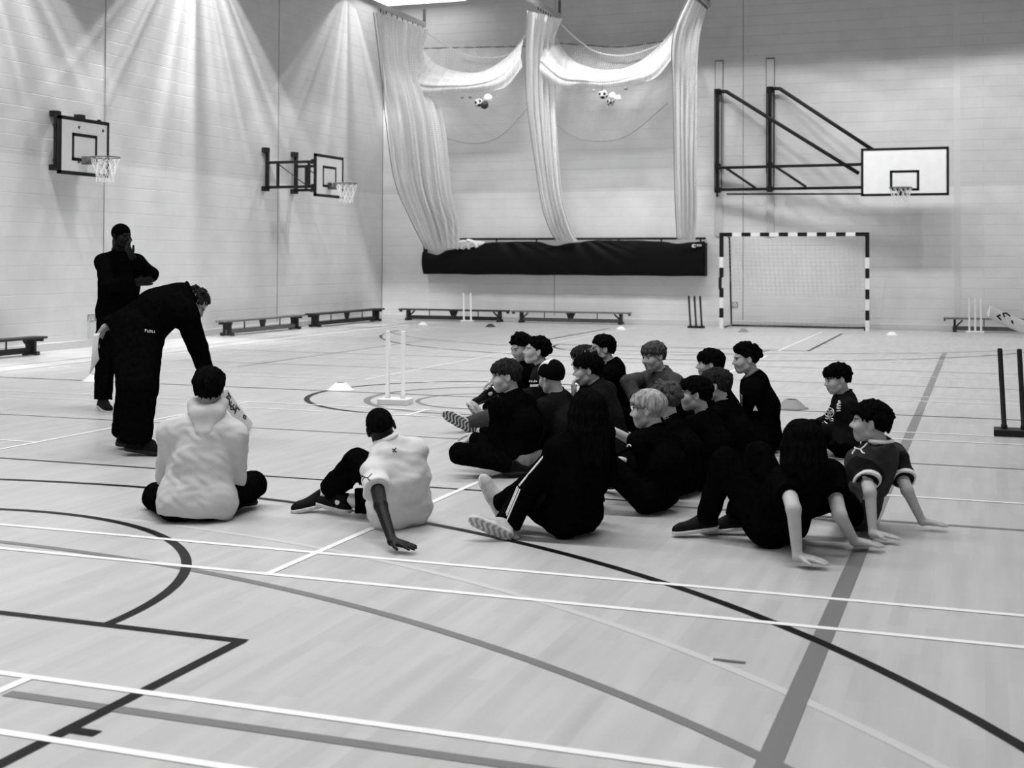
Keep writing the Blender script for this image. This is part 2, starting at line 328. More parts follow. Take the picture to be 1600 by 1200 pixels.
mat('ceiling_panel', .35, .8, .2)
boxwall('ceiling', ((XL + XR) / 2, (YF + YB) / 2, ZC + .1), (XR - XL + .4, YB - YF + .4, .2), MAT['ceiling_panel'])
mat('skirting', .66, .45, .35)
struct(MB().box((XL + .012, (YF + YB) / 2, .06), (.024, YB - YF, .12)).build('baseboard_left', MAT['skirting'], bevel=.004))
struct(MB().box(((XL + XR) / 2, YB - .012, .06), (XR - XL - .05, .024, .12)).build('baseboard_back', MAT['skirting'], bevel=.004))
# movement joints and the pale fixing boards behind the swing-out goal
mat('joint', .26, .8, .1); mat('board_paint', .58, .5, .3)
for i, y in enumerate((18.5, 24.3, 12.6, 6.8)): struct(MB().box((XL + .002, y, ZC / 2), (.006, .016, ZC - .3)).build('trim_%d' % (i + 1), MAT['joint']))
struct(MB().box((XL + .006, YB - .006, ZC / 2), (.014, .014, ZC - .3)).build('trim_5', MAT['joint']))
for i, x in enumerate((-5.08, -9.52)): struct(MB().box((x, YB - .002, ZC / 2), (.014, .006, ZC - .3)).build('trim_%d' % (i + 6), MAT['joint']))
mat('strip_paint', .66, .55, .25)
struct(MB().box((-.53, YB - .002, ZC / 2), (.13, .006, ZC - .3)).build('trim_8', MAT['strip_paint']))
mat('rail_edge', .10, .6, .3)
for i, x in enumerate((-5.62, -4.47)):
    b = MB().box((x, YB - .015, 4.0), (.165, .03, 3.95)); o = struct(b.build('trim_%d' % (i + 9), MAT['board_paint'], bevel=.003))
    e = MB()
    for s in (-1, 1): e.box((x + s * .0885, YB - .012, 4.7), (.012, .024, 2.56))
    e.box((x, YB - .012, 5.985), (.19, .024, .02)); o2 = e.build('rail_edge', MAT['rail_edge'], o)
# ---------------------------------------------------------------- ceiling lights
for i, ry in enumerate(ROWS):
    for j, rx in enumerate((-9.0, -5.1, -1.2)):
        t = empty('ceiling_light', (rx, ry, LAMP_Z), 'long ceiling light fitting hung in a row across the hall', 'light', 'ceiling light fittings')
        h = MB().box((rx, ry, LAMP_Z + .10), (3.6, .62, .12)); h.build('housing', MAT['lamp_housing'], t, bevel=.01)
        f = MB()
        for s in (-1, 1): f.box((rx, ry + s * .33, LAMP_Z + .02), (3.6, .03, .28)); f.box((rx + s * 1.82, ry, LAMP_Z + .02), (.03, .66, .28))
        f.build('reflector', MAT['lamp_housing'], t)
        for s in (-1, 1): Tube().add([(rx + s * 1.6, ry, LAMP_Z + .15), (rx + s * 1.6, ry, ZC)], .012).build('hanger', MAT['steel_grey'], t)
for wx, wy in WALL_LAMPS:
    t = empty('wall_light', (wx, wy, 8.0), 'bell-shaped downlight hung close to the left wall', 'light', 'downlights along the left wall')
    MB().lathe([(.20, .02), (.18, .10), (.10, .22), (.05, .30), (.001, .31)], 24, (wx, wy, 8.0)).build('reflector', MAT['lamp_housing'], t, True)
    Tube().add([(wx, wy, 8.3), (wx, wy, ZC)], .012).build('hanger', MAT['steel_grey'], t)
t = empty('ceiling_light', (-12.75, 28.35, 7.72), 'bright white light panel above the corner nets', 'light')
MB().box((-12.75, 28.35, 7.72), (2.3, 1.3, .10)).build('housing', MAT['lamp_housing'], t)
MB().box((-12.75, 28.35, 7.665), (2.24, 1.24, .015)).build('diffuser', MAT['lamp_diffuser'], t)
for sx in (-.9, .9): Tube().add([(-12.75 + sx, 28.35, 7.74), (-12.75 + sx, 28.35, ZC)], .012).build('hanger', MAT['steel_grey'], t)
# ---------------------------------------------------------------- basketball goals
def ring_net(t, c, r, sides=12):
    """rim ring plus hanging net; c = ring centre"""
    pts = [(c[0] + r * math.cos(a), c[1] + r * math.sin(a), c[2]) for a in [2 * PI * k / 32 for k in range(32)]]
    rim = MB().tube(pts, .011, 8, close=True).build('rim', MAT['steel_grey'], t, True)
    n = MB(); lv = [(r, -.01), (r * .86, -.12), (r * .70, -.22), (r * .60, -.31), (r * .62, -.40)]
    for k in range(sides):
        for s in (-1, 1):
            p = []
            for i, (rr, z) in enumerate(lv):
                a = 2 * PI * (k + s * .5 * i) / sides; p.append((c[0] + rr * math.cos(a), c[1] + rr * math.sin(a), c[2] + z + .01 * math.sin(k * 2.3 + i)))
            n.tube(p, .0055, 5)
    n.build('net', MAT['rope'], t)
def board(t, c, u, n, w, h, thick=.03, border=.05, tgt=(.59, .45), tz=.13):
    """backboard: c centre of front face, u unit along width, n outward normal"""
    c, u, n = Vector(c), Vector(u), Vector(n); R = Matrix((u, n, Vector((0, 0, 1)))).transposed()
    MB().box(c - n * thick / 2, (w, thick, h), R).build('board', MAT['white_paint'], t)
    b = MB()
    bd = thick + .012
    for s in (-1, 1): b.box(c + u * s * (w / 2 - border / 2 + .003) - n * (bd / 2 - .005), (border + .006, bd, h), R); b.box(c + Vector((0, 0, s * (h / 2 - border / 2 + .003))) - n * (bd / 2 - .005), (w + .012, bd, border + .006), R)
    b.build('border', MAT['black_paint'], t)
    f = MB(); zc = -h / 2 + tz + tgt[1] / 2
    for s in (-1, 1): f.box(c + u * s * (tgt[0] / 2 - .025) + Vector((0, 0, zc)) + n * .001, (.05, .006, tgt[1]), R); f.box(c + Vector((0, 0, zc + s * (tgt[1] / 2 - .025))) + n * .001, (tgt[0], .006, .05), R)
    f.build('target_square', MAT['black_paint'], t)
# folded-back goal near the coaches
t = empty('basketball_goal', (-13.98, 17.34, 3.2), 'small basketball backboard folded flat against the left wall', 'basketball hoop', 'practice goals on the left wall')
bc = (-13.50, 17.34, 3.243); board(t, bc, (0, -1, 0), (1, 0, 0), 1.22, .90, tgt=(.62, .44), tz=.22)
for y in (17.20, 17.80):
    f = MB().box((-13.93, y, 3.35), (.06, .07, .96))
    for z in (3.78, 2.92): f.box((-13.947, y - .02, z), (.10, .17, .09))
    f.build('wall_post', MAT['steel_black'], t, bevel=.004)
a = MB()
for z in (3.55, 3.0):
    a.box((-13.70, 17.20, z), (.40, .05, .05)); a.box((-13.70, 17.80, z), (.40, .05, .05)); a.bar((-13.62, 16.75, z), (-13.62, 17.95, z), .05, .05)
a.bar((-13.62, 16.80, 3.70), (-13.62, 16.80, 2.86), .06, .05); a.bar((-13.62, 17.85, 3.74), (-13.62, 17.85, 2.86), .05, .05)
a.bar((-13.75, 17.22, 3.52), (-13.64, 16.85, 3.05), .03, .03)
a.build('folding_arm', MAT['steel_black'], t, bevel=.003)
MB().box((-13.42, 17.34, 3.03), (.16, .16, .13)).build('rim_bracket', MAT['steel_grey'], t, bevel=.01)
s = MB()
for q in (-.06, .06): s.bar((-13.46, 17.34 + q, 2.98), (-13.2, 17.34 + q * 2.6, 3.06), .012, .012)
s.build('rim_stay', MAT['steel_grey'], t)
ring_net(t, (-13.10, 17.34, 3.075), .225)
# swung-out goal toward the corner
t = empty('basketball_goal', (-13.98, 24.33, 3.2), 'small basketball backboard swung out from the left wall on black arms', 'basketball hoop', 'practice goals on the left wall')
bx = -12.80; board(t, (bx, 24.33, 3.19), (0, -1, 0), (1, 0, 0), 1.23, .86, tgt=(.60, .44), tz=.2)
for y in (23.74, 24.94):
    f = MB().box((-13.93, y, 3.32), (.07, .07, .90))
    for z in (3.72, 2.92): f.box((-13.95, y - .03, z), (.10, .17, .10))
    f.build('wall_post', MAT['steel_black'], t, bevel=.004)
    a = MB()
    for z in (3.46, 2.95): a.bar((-13.9, y, z), (bx - .06, y, z), .055, .055)
    for x in (-13.68, bx - .16): a.bar((x, y, 2.95), (x, y, 3.46), .05, .05)
    a.bar((-13.66, y, 3.42), (bx - .25, y, 3.0), .02, .02)
    a.box((bx - .05, y, 3.46), (.08, .09, .10)); a.box((bx - .05, y, 2.95), (.08, .09, .10))
    a.build('swing_arm', MAT['steel_black'], t, bevel=.003)
a = MB()
for z in (3.46, 2.95): a.bar((bx - .06, 23.74, z), (bx - .06, 24.94, z), .05, .05)
a.bar((-13.2, 24.9, 2.9), (-12.95, 23.8, 2.86), .03, .03)
a.build('back_frame', MAT['steel_black'], t, bevel=.003)
MB().box((bx + .07, 24.33, 2.99), (.15, .16, .14)).build('rim_bracket', MAT['steel_grey'], t, bevel=.01)
s = MB()
for q in (-.06, .06): s.bar((bx + .05, 24.33 + q, 2.93), (bx + .28, 24.33 + q * 2.6, 3.03), .012, .012)
s.build('rim_stay', MAT['steel_grey'], t)
ring_net(t, (bx + .40, 24.33, 3.04), .225)
# big match goal on the back wall, its frame folded sideways
t = empty('basketball_goal', (-5.05, YB - .03, 4.2), 'large wide backboard on long diagonal black frame on the back wall', 'basketball hoop')
YW = YB - .16
board(t, (-1.56, 28.60, 3.352), (1, 0, 0), (0, -1, 0), 1.76, 1.0, border=.045, tgt=(.59, .43), tz=.1)
for x in (-5.63, -4.46):
    f = MB().box((x, YW, 4.17), (.075, .075, 2.30)); f.box((x, YW + .02, 5.27), (.13, .14, .13)); f.box((x, YW + .02, 3.06), (.12, .14, .12)); f.box((x, YW + .02, 3.6), (.12, .12, .1))
    f.box((x - .07, YW + .05, 4.15), (.02, .02, 2.25)); f.box((x + .08, YW + .05, 4.15), (.02, .02, 2.25))
    f.build('wall_post', MAT['steel_black'], t, bevel=.004)
def fb_(x, z, y=YW): return Vector((x, y, z))
def dpy(x): return lerp(YW, 28.66, min(max((x + 5.6) / 3.1, 0), 1))
a = MB(); P0, P1, P2 = (-5.63, YW - .05, 5.27), (-5.42, YW - .06, 5.26), (-2.50, 28.72, 3.34)
a.tube([P0, P1, P2], .042, 10); a.build('diagonal_strut', MAT['steel_black'], t, True)
a = MB(); a.tube([(-4.46, YW - .02, 5.29), (-4.24, YW - .03, 5.28), (-2.22, 28.72, 3.84)], .042, 10); a.build('diagonal_strut', MAT['steel_black'], t, True)
a = MB()
for z in (3.55, 3.06): a.bar((-5.66, YW - .06, z), (-2.3, 28.70, z - .02), .06, .06)
a.bar((-5.4, YW - .08, 2.96), (-2.3, 28.70, 2.90), .035, .035); a.bar((-5.63, YW - .06, 3.06), (-5.62, YW - .06, 2.9), .04, .04)
for x in (-5.40, -4.28): a.bar((x, dpy(x) - .07, 3.53), (x + .66, dpy(x + .66) - .07, 3.08), .06, .05)
a.bar((-2.35, 28.68, 3.78), (-2.35, 28.68, 2.9), .06, .05); a.bar((-.85, 28.68, 3.78), (-.85, 28.68, 2.9), .06, .05); a.bar((-2.35, 28.68, 3.5), (-.85, 28.68, 3.5), .05, .05)
a.bar((-2.2, 28.68, 3.1), (-.85, 28.68, 3.1), .05, .05)
a.build('swing_frame', MAT['steel_black'], t, bevel=.003)
MB().box((-1.62, 28.55, 2.96), (.16, .12, .13)).build('rim_bracket', MAT['plastic_dark'], t, bevel=.01)
ring_net(t, (-1.62, 28.25, 3.0), .225)
# ---------------------------------------------------------------- handball goal
GX0, GX1, GY = -5.424, -2.264, 28.404
t = empty('handball_goal', ((GX0 + GX1) / 2, GY, 0), 'handball goal with black and white striped posts by the back wall', 'goal')
bw = [MAT['white_paint'], MAT['black_paint']]
for x in (GX0 + .04, GX1 - .04):
    p = MB(); z = 0.0; segs = [.23, .21, .23, .21, .23, .21, .23, .21, .32]; q = 0
    for i, L in enumerate(segs): p.cur = i % 2 if i < 8 else 1; p.cur = 0 if i % 2 == 0 else 1; p.cur = 1 if i == 8 else p.cur; z1 = min(z + L, 2.08); p.box((x, GY + .04, (z + z1) / 2), (.08, .08, z1 - z)); z = z1
    p.build('post', bw, t)
c = MB(); x = GX0 + .08; n = 15; L = (GX1 - GX0 - .16) / n
for i in range(n): c.cur = 1 if i % 2 == 0 else 0; c.box((x + L * (i + .5), GY + .04, 2.04), (L, .08, .08))
c.build('crossbar', bw, t)
for x in (GX0 + .12, GX1 - .10):
    s = MB(); s.tube([(x, GY + .10, 2.03), (x, GY + .55, 1.98), (x, GY + .80, .04), (x, GY + .06, .03)], .02, 8); s.build('net_stay', MAT['steel_black'], t, True)
MB().tube([(GX0 + .12, GY + .80, .035), (GX1 - .10, GY + .80, .035)], .02, 8).build('ground_bar', MAT['steel_black'], t, True)
MB().box((GX0 + .02, GY + .0, .98), (.06, .05, .26)).tube([(GX0 + .03, GY - .02, 1.1), (GX0 + .06, GY - .02, 1.17)], .03, 8).build('net_wrap', MAT['steel_black'], t)
rows = []
for j in range(21):
    v = j / 20; r = []
    for i in range(31):
        u = i / 30; x = lerp(GX0 + .12, GX1 - .10, u); y = GY + lerp(.12, .78, min(v * 1.6, 1)) - .05 * math.sin(PI * u) * math.sin(PI * v); z = 2.0 - 1.96 * v - .10 * math.sin(PI * u) * (1 - v) ** .5 * min(1, v * 6)
        r.append((x, y, z))
    rows.append(r)
MB().grid(rows).build('net', MAT['net_goal'], t, True)
# ---------------------------------------------------------------- cricket net curtains and their tracks
TRK = [(-12.45, 28.42, 7.0, 8.5), (-9.10, 28.45, 7.0, 6.0), (-5.62, 28.2, 7.0, 6.0)]
where = ('left of the three, by the corner', 'middle one of the three', 'right of the three, by the wall frame')
for (x, y1, z, ln), wl in zip(TRK, ('nearest the corner', 'between the two net bays', 'nearest the large backboard')):
    t = empty('curtain_track', (x, y1, z), 'grey ceiling rail carrying the net curtain %s' % wl, 'rail')
    MB().box((x, y1 - ln / 2, z + .03), (.07, ln, .12)).build('rail', MAT['alu'], t, bevel=.005)
    b = MB().box((x, y1 - .03, z + .2), (.05, .06, .4)); b.tube([(x, y1 - .04, z + .3), (x, y1 - .04, ZC)], .012, 6); b.build('bracket', MAT['steel_grey'], t)
    if ln > 3: Tube().add([(x, y1 - ln + .4, z + .08), (x, y1 - ln + .4, ZC)], .012).build('hanger', MAT['steel_grey'], t)
def curtain(name, label, le, re, nf, amp, trackx, seed):
    """bunched net: le/re are the left and right hem lines from top to bottom"""
    t = empty(name, (trackx, 28.3, 7.0), label, 'net curtain')
    A = spline(le, 40); B = spline(re, 40); rnd = random.Random(seed); ph = [rnd.random() * 6 for _ in range(4)]
    rows = []
    for j in range(40):
        r = []; v = j / 39
        for i in range(97):
            u = i / 96; p = A[j].lerp(B[j], u); d = (B[j] - A[j]); L = d.length; n = Vector((d.y, -d.x, 0)); n = n.normalized() if n.length > 1e-4 else Vector((0, -1, 0))
            am = amp * (.35 + .65 * math.sin(PI * min(v * .8 + .12, 1))) * min(1, L / .5)
            o = am * (math.sin(2 * PI * nf * u + ph[0] + .8 * math.sin(3 * v + ph[1])) + .5 * math.sin(2 * PI * nf * 1.7 * u + ph[2] + v * 2) + .3 * math.sin(2 * PI * nf * 3.1 * u + ph[3]))
            r.append(p + n * o)
        rows.append(r)
    MB().grid(rows).build('net_cloth', MAT['net_bunched'], t, True)
    # a second, narrower bundle inside the first thickens the middle
    rows2 = []
    for j in range(40):
        r = []; v = j / 39; a, b = A[j].lerp(B[j], .22), A[j].lerp(B[j], .95)
        for i in range(61):
            u = i / 60; p = a.lerp(b, u); o = amp * .9 * math.sin(2 * PI * (nf * .8) * u + ph[1] + 2 * v) + .12
            r.append(p + Vector((.02, .10 + o * .5, 0)))
        rows2.append(r)
    MB().grid(rows2).build('inner_fold', MAT['net_bunched'], t, True)
    h = MB()
    for i in range(9):
        p = A[0].lerp(B[0], i / 8); h.tube([(trackx, p.y, 6.97), (trackx, p.y, 6.90)], .012, 5)
    h.build('hook', MAT['plastic_dark'], t)
    Tube().add([p + Vector((-.01, -.02, 0)) for p in A], .011).build('hem_cord', MAT['rope_grey'], t)
    return t
curtain('net_curtain', 'white net curtain gathered next to the corner and tucked into the black cover', [(-12.60, 26.0, 6.9), (-12.72, 26.6, 5.78), (-12.83, 27.1, 4.78), (-12.92, 27.8, 3.35), (-12.80, 28.4, 2.48), (-12.62, 28.95, 1.72)], [(-12.38, 28.3, 6.9), (-12.50, 28.3, 6.15), (-12.0, 28.4, 4.75), (-11.83, 28.6, 3.05), (-11.72, 28.8, 2.3), (-11.80, 28.95, 1.75)], 7, .075, -12.45, 3)
curtain('net_curtain', 'white net curtain gathered between the two net bays', [(-9.33, 26.9, 6.9), (-9.55, 27.4, 6.1), (-9.72, 28.0, 5.04), (-9.70, 28.5, 3.78), (-9.55, 28.7, 2.58), (-9.36, 29.0, 1.92)], [(-9.02, 28.3, 6.95), (-9.22, 28.3, 6.38), (-9.20, 28.4, 4.80), (-9.12, 28.55, 3.05), (-8.97, 28.8, 2.2), (-8.86, 29.0, 1.90)], 5, .055, -9.1, 5)
curtain('net_curtain', 'white net curtain gathered beside the large backboard frame', [(-5.75, 26.8, 6.95), (-6.2, 27.3, 6.2), (-6.35, 28.0, 5.1), (-6.42, 28.5, 3.0), (-6.46, 28.9, 1.95)], [(-5.66, 28.0, 6.95), (-5.86, 28.1, 6.05), (-5.93, 28.3, 3.7), (-6.0, 28.7, 2.5), (-6.10, 28.95, 1.92)], 5, .05, -5.62, 8)
def swag(label, up_, lo_, wire, rope, cord, gx):
    t = empty('ceiling_net', (gx, 28.6, 6.4), label, 'net')
    n = 61; U = spline(up_, n); Lo = spline(lo_, n); rows = []
    for j in range(17):
        v = j / 16; r = []
        for i in range(n):
            u = i / (n - 1); p = U[i].lerp(Lo[i], v); bul = math.sin(PI * v)
            p = p + Vector((0, -.28 * bul + .03 * math.sin(v * 26 + 5 * u), .03 * math.sin(v * 17 + 3 * u) - .04 * bul)); r.append(p)
        rows.append(r)
    MB().grid(rows).build('draped_roll', MAT['net_swag'], t, True)
    W = spline(wire, n); Rp = spline(rope, n)
    rows = []; rows2 = []
    for j in range(25):
        v = j / 24; rows.append([Vector(W[i].lerp(U[i] + Vector((0, .28, -.35)), v)) + Vector((0, .02 * math.sin(i * .9 + v * 4), .03 * math.sin(i * 1.25) * (1 - v))) for i in range(n)])
        rows2.append([Vector(Lo[i].lerp(Rp[i], v)) + Vector((0, .03 * math.sin(i * .35 + v * 3), 0)) for i in range(n)])
    MB().grid(rows).build('back_net', MAT['net_back'], t, True)
    MB().grid(rows2).build('hanging_veil', MAT['net_veil'], t, True)
    MB().tube(W, .014, 6).build('support_wire', MAT['steel_grey'], t, True)
    MB().tube(Rp, .009, 6).build('bottom_cord', MAT['rope_grey'], t, True)
    MB().tube(spline(cord, 40), .018, 6).build('top_cord', MAT['rope'], t, True)
    return t
swag('white practice net looped up in a swag in the bay next to the corner', [(-12.75, 28.5, 6.75), (-12.25, 28.5, 6.12), (-11.55, 28.5, 5.86), (-10.95, 28.5, 5.86), (-10.35, 28.5, 6.2), (-9.90, 28.5, 6.75)],
     [(-13.05, 27.5, 5.7), (-12.4, 28.0, 5.34), (-11.6, 28.1, 5.36), (-10.95, 28.1, 5.35), (-10.3, 28.1, 5.40), (-9.80, 27.9, 5.8)],
     [(-13.0, 28.9, 6.57), (-11.5, 28.9, 6.52), (-10.0, 28.9, 6.47)], [(-12.0, 28.7, 4.35), (-11.3, 28.6, 4.20), (-10.6, 28.6, 4.35), (-9.82, 28.5, 5.05)],
     [(-12.40, 28.4, 6.85), (-11.8, 28.6, 6.45), (-11.3, 28.65, 6.25), (-10.6, 28.65, 6.22), (-10.0, 28.7, 6.4)], -11.3)
swag('white practice net looped up in a swag in the bay beside the large backboard', [(-9.28, 28.5, 6.70), (-8.9, 28.5, 6.10), (-8.45, 28.5, 5.84), (-7.95, 28.5, 5.74), (-7.40, 28.5, 5.82), (-6.85, 28.5, 6.18), (-6.36, 28.5, 6.75)],
     [(-9.4, 27.9, 5.7), (-8.9, 28.0, 5.36), (-8.4, 28.1, 5.37), (-7.9, 28.1, 5.32), (-7.35, 28.1, 5.36), (-6.75, 28.0, 5.45), (-6.3, 27.8, 5.85)],
     [(-9.32, 28.9, 6.51), (-8.6, 28.9, 6.42), (-7.8, 28.9, 6.34), (-7.0, 28.9, 6.40), (-6.3, 28.9, 6.48)], [(-9.6, 28.5, 4.95), (-8.9, 28.6, 4.34), (-8.2, 28.6, 4.17), (-7.5, 28.6, 4.3), (-6.6, 28.5, 4.97)],
     [(-9.05, 28.4, 6.85), (-8.7, 28.6, 6.5), (-8.3, 28.65, 6.22), (-7.7, 28.65, 6.10), (-7.1, 28.65, 6.2), (-6.55, 28.7, 6.45)], -7.8)
# balls resting in the sagging nets
def ball(label, c, r, m, group, spots=None, seed=0):
    bm_ = MB(); seg, rg = 24, 14
    bm_.lathe([(max(r * math.sin(PI * i / rg), .0005), -r * math.cos(PI * i / rg)) for i in range(rg + 1)], seg, c)
    o = bm_.build('football' if spots else 'ball', m if isinstance(m, list) else [m], None, True, base=c)
    if spots:
        o.data.materials.append(MAT['black_paint']); rot = Euler((seed, seed * 1.7, seed * .6)).to_matrix(); g_ = (1 + 5 ** .5) / 2
        ico = [rot @ Vector(v).normalized() for v in [(0, a, b * g_) for a in (-1, 1) for b in (-1, 1)] + [(a, b * g_, 0) for a in (-1, 1) for b in (-1, 1)] + [(b * g_, 0, a) for a in (-1, 1) for b in (-1, 1)]]
        for p in o.data.polygons:
            if max(p.center.normalized().dot(q) for q in ico) > .93: p.material_index = 1
    return tag(o, label, 'ball', group)
def pocket(c, r, t):      # the sag of the net under a ball keeps it up
    pass
ball('black and white football leftmost in the cluster in the corner net bay', (-10.89, 27.95, 5.06), .105, MAT['leather'], 'balls caught in the nets', 1, .4)
ball('pale football at the top of the cluster in the corner net bay', (-10.68, 28.0, 5.17), .10, MAT['white_paint'], 'balls caught in the nets')
ball('dark ball at the bottom of the cluster in the corner net bay', (-10.72, 27.88, 5.0), .09, MAT['plastic_dark'], 'balls caught in the nets')
ball('small grey ball caught in the corner net bay, farther from the footballs', (-11.29, 27.95, 5.21), .04, MAT['plastic_grey'], 'balls caught in the nets')
ball('small grey ball caught in the corner net bay, nearer the footballs', (-11.1, 27.95, 5.21), .04, MAT['plastic_grey'], 'balls caught in the nets')
ball('black and white football on top in the net bay beside the large backboard', (-7.93, 27.95, 5.14), .105, MAT['leather'], 'balls caught in the nets', 1, 1.3)
ball('black and white football below another beside a white shuttle-shaped bundle', (-7.80, 28.10, 4.985), .085, MAT['leather'], 'balls caught in the nets', 1, 2.2)
ball('tiny pale ball left of the footballs in the net bay beside the backboard', (-8.15, 27.95, 5.24), .03, MAT['alu'], 'balls caught in the nets')
ball('small dark ball right of the footballs in the net bay beside the backboard', (-7.41, 27.95, 5.26), .042, MAT['plastic_grey'], 'balls caught in the nets')
b = MB(); pr = [(-7.76, 27.95, 5.13), (-7.70, 27.93, 5.09), (-7.60, 27.93, 5.05), (-7.52, 27.95, 5.06)]; b.tube(spline(pr, 12), [.02, .07, .09, .085, .075, .06, .055, .065, .075, .08, .06, .02], 12)
tag(b.build('cloth_bundle', MAT['white_paint'], None, True, base=(-7.65, 27.95, 5.05)), 'crumpled white bundle caught in the net next to two footballs', 'cloth')
# ---------------------------------------------------------------- black vinyl cover under the nets
t = empty('net_cover', (-9.33, YB - .02, 1.1), 'long black vinyl cover hung along the back wall under the nets', 'cover')
rows = []; n = 120
top = [(-12.78, 1.66), (-12.4, 1.58), (-12.1, 1.70), (-11.5, 1.82), (-10.95, 1.885), (-10.3, 1.90), (-9.9, 1.90), (-9.4, 1.80), (-9.0, 1.87), (-8.4, 1.93), (-7.5, 1.925), (-6.9, 1.90), (-6.5, 1.85), (-6.2, 1.88), (-5.885, 1.90)]
tops = []
for i in range(n + 1):
    x = lerp(-12.78, -5.885, i / n); k = max(j for j in range(len(top) - 1) if top[j][0] <= x + 1e-6); a, b2 = top[k], top[k + 1]; q = (x - a[0]) / (b2[0] - a[0]); q = q * q * (3 - 2 * q); tops.append(lerp(a[1], b2[1], q))
for j in range(25):
    v = j / 24; r = []
    for i in range(n + 1):
        x = lerp(-12.78, -5.885, i / n); z = lerp(tops[i], 1.125 + .008 * math.sin(x * 4), v)
        fold = .030 * math.sin(7 * (x + 10.9) / (.35 + v)) * math.exp(-((x + 10.9) / .9) ** 2) + .028 * math.sin(8 * (x + 9.0) / (.3 + v)) * math.exp(-((x + 8.6) / .8) ** 2) + .02 * math.sin(6 * (x + 7) / (.4 + v)) * math.exp(-((x + 7.0) / .6) ** 2) + .012 * math.sin(x * 3.3 + v * 2)
        r.append((x, YB - .24 - .10 * math.sin(PI * min(v * .9 + .1, 1)) - fold * (1 - v * .5), z))
    rows.append(r)
MB().grid(rows).build('front_sheet', MAT['vinyl'], t, True, solid=.01)
b = MB(); b.box((-9.33, YB - .13, 1.13), (6.88, .22, .015)); b.build('bottom_sheet', MAT['vinyl'], t)
for x in (-12.77, -5.895): MB().box((x, YB - .13, 1.50), (.02, .24, .74)).build('end_flap', MAT['vinyl'], t)
MB().box((-9.33, YB - .03, 1.55), (6.86, .04, .82)).build('back_board', MAT['board_paint'], t)
MB().tube([(-12.0, YB - .20, 1.965), (-5.885, YB - .20, 1.97)], .026, 10).build('top_bar', MAT['steel_black'], t, True)
b = MB()
for x in (-10.9, -9.9, -7.9, -6.9, -6.0): b.box((x, YB - .20, 1.94), (.03, .03, .09))
b.build('clip', MAT['steel_black'], t)
b = MB(); lx0 = -6.12
for k in range(3): b.tube([(lx0 + .05 * math.cos(a) * (1 - .25 * k) , YB - .345, 1.80 + .035 * math.sin(a) * (1 - .25 * k)) for a in [PI * q / 6 for q in range(1 + k, 12 - k)]], .007, 5)
for z in (1.825, 1.80): b.bar((lx0 + .06, YB - .345, z), (lx0 + .17, YB - .345, z), .012, .014)
b.build('logo', MAT['white_paint'], t)
b = MB(); rnd = random.Random(4)
for k in range(7):
    c = Vector((-11.78 + .05 * k, YB - .28 - .03 * rnd.random(), 1.83 + .05 * rnd.random())); 
    b.tube(spline([c + Vector((-.10, 0, -.12 + .03 * rnd.random())), c + Vector((-.02, -.03, .05)), c + Vector((.07, -.02, .02)), c + Vector((.12, 0, -.10 + .04 * rnd.random()))], 12), .045, 8)
b.box((-11.32, YB - .27, 1.84), (.26, .06, .15), Euler((.2, .12, 0)))
tag(b.build('cloth_bundle', MAT['plastic_white'], None, True, base=(-11.6, YB - .28, 1.8)), 'white crumpled cloth tucked in the top of the black cover', 'cloth')
# ---------------------------------------------------------------- benches
def bench(a, b, label, wood='wood', h=.30):
    """balance bench between floor points a and b (2-D)"""
    a, b = Vector((*a, 0)), Vector((*b, 0)); d = (b - a); L = d.length; u = d / L; n = Vector((-u.y, u.x, 0)); R = Matrix((u, n, Vector((0, 0, 1)))).transposed(); c = (a + b) / 2; Z = Vector((0, 0, 1))
    t = empty('gym_bench', c, label, 'bench', 'gym benches along the walls')
    MB().box(c + Z * (h - .018), (L, .26, .036), R).build('seat', MAT[wood], t, bevel=.005)
    MB().box(c + Z * .075, (L - .35, .05, .085), R).build('balance_beam', MAT[wood], t, bevel=.004)
    for s in (-1, 1):
        p = c + u * s * (L / 2 - .22)
        m_ = MB().box(p + Z * (h * .5 + .01), (.05, .17, h - .10), R); m_.box(p + Z * .035, (.07, .28, .05), R)
        for q in (-1, 1): m_.box(p + n * q * .11 + Z * .008, (.08, .05, .016), R)
        m_.bar(p + u * s * -.02 + Z * .1, p + u * s * -.16 + Z * (h - .05), .04, .03)
        m_.build('leg', MAT['wood_dark'], t, bevel=.003)
        k = MB().box(c + u * s * (L / 2 - .02) + Z * (h - .055), (.03, .12, .05), R); k.build('end_hook', MAT['steel_black'], t)
    m_ = MB(); zt, zb = h - .035, .10; pts = []
    for q, z in ((-.11, zt), (.11, zt), (.05, zb), (-.05, zb)): pts.append(c + u * q + Z * z)
    i = len(m_.v); m_.v += [tuple(p + n * .02) for p in pts] + [tuple(p - n * .02) for p in pts]
    for f in ((0, 1, 2, 3), (7, 6, 5, 4), (0, 4, 5, 1), (1, 5, 6, 2), (2, 6, 7, 3), (3, 7, 4, 0)): m_.f.append(f); m_.mi.append(0)
    m_.build('middle_support', MAT['wood_dark'], t)
    st = MB()
    for s in (-.5, .5): st.bar(c + u * s * (L * .45) + Z * .11, c + u * s * (L * .45) + Z * (h - .03), .018, .018)
    st.build('stay_rod', MAT['steel_black'], t)
    return t
bench((-13.62, 13.75), (-13.62, 16.5), 'dark gym bench by the left wall, cut off by the picture edge', 'wood_dark', .28)
bench((-13.62, 21.55), (-13.62, 24.6), 'gym bench along the left wall just behind the bending coach', 'wood')
bench((-13.62, 25.05), (-13.62, 28.5), 'gym bench along the left wall reaching into the corner', 'wood_dark')
bench((-13.35, 29.08), (-10.55, 29.08), 'gym bench along the back wall beginning in the corner', 'wood_dark', .28)
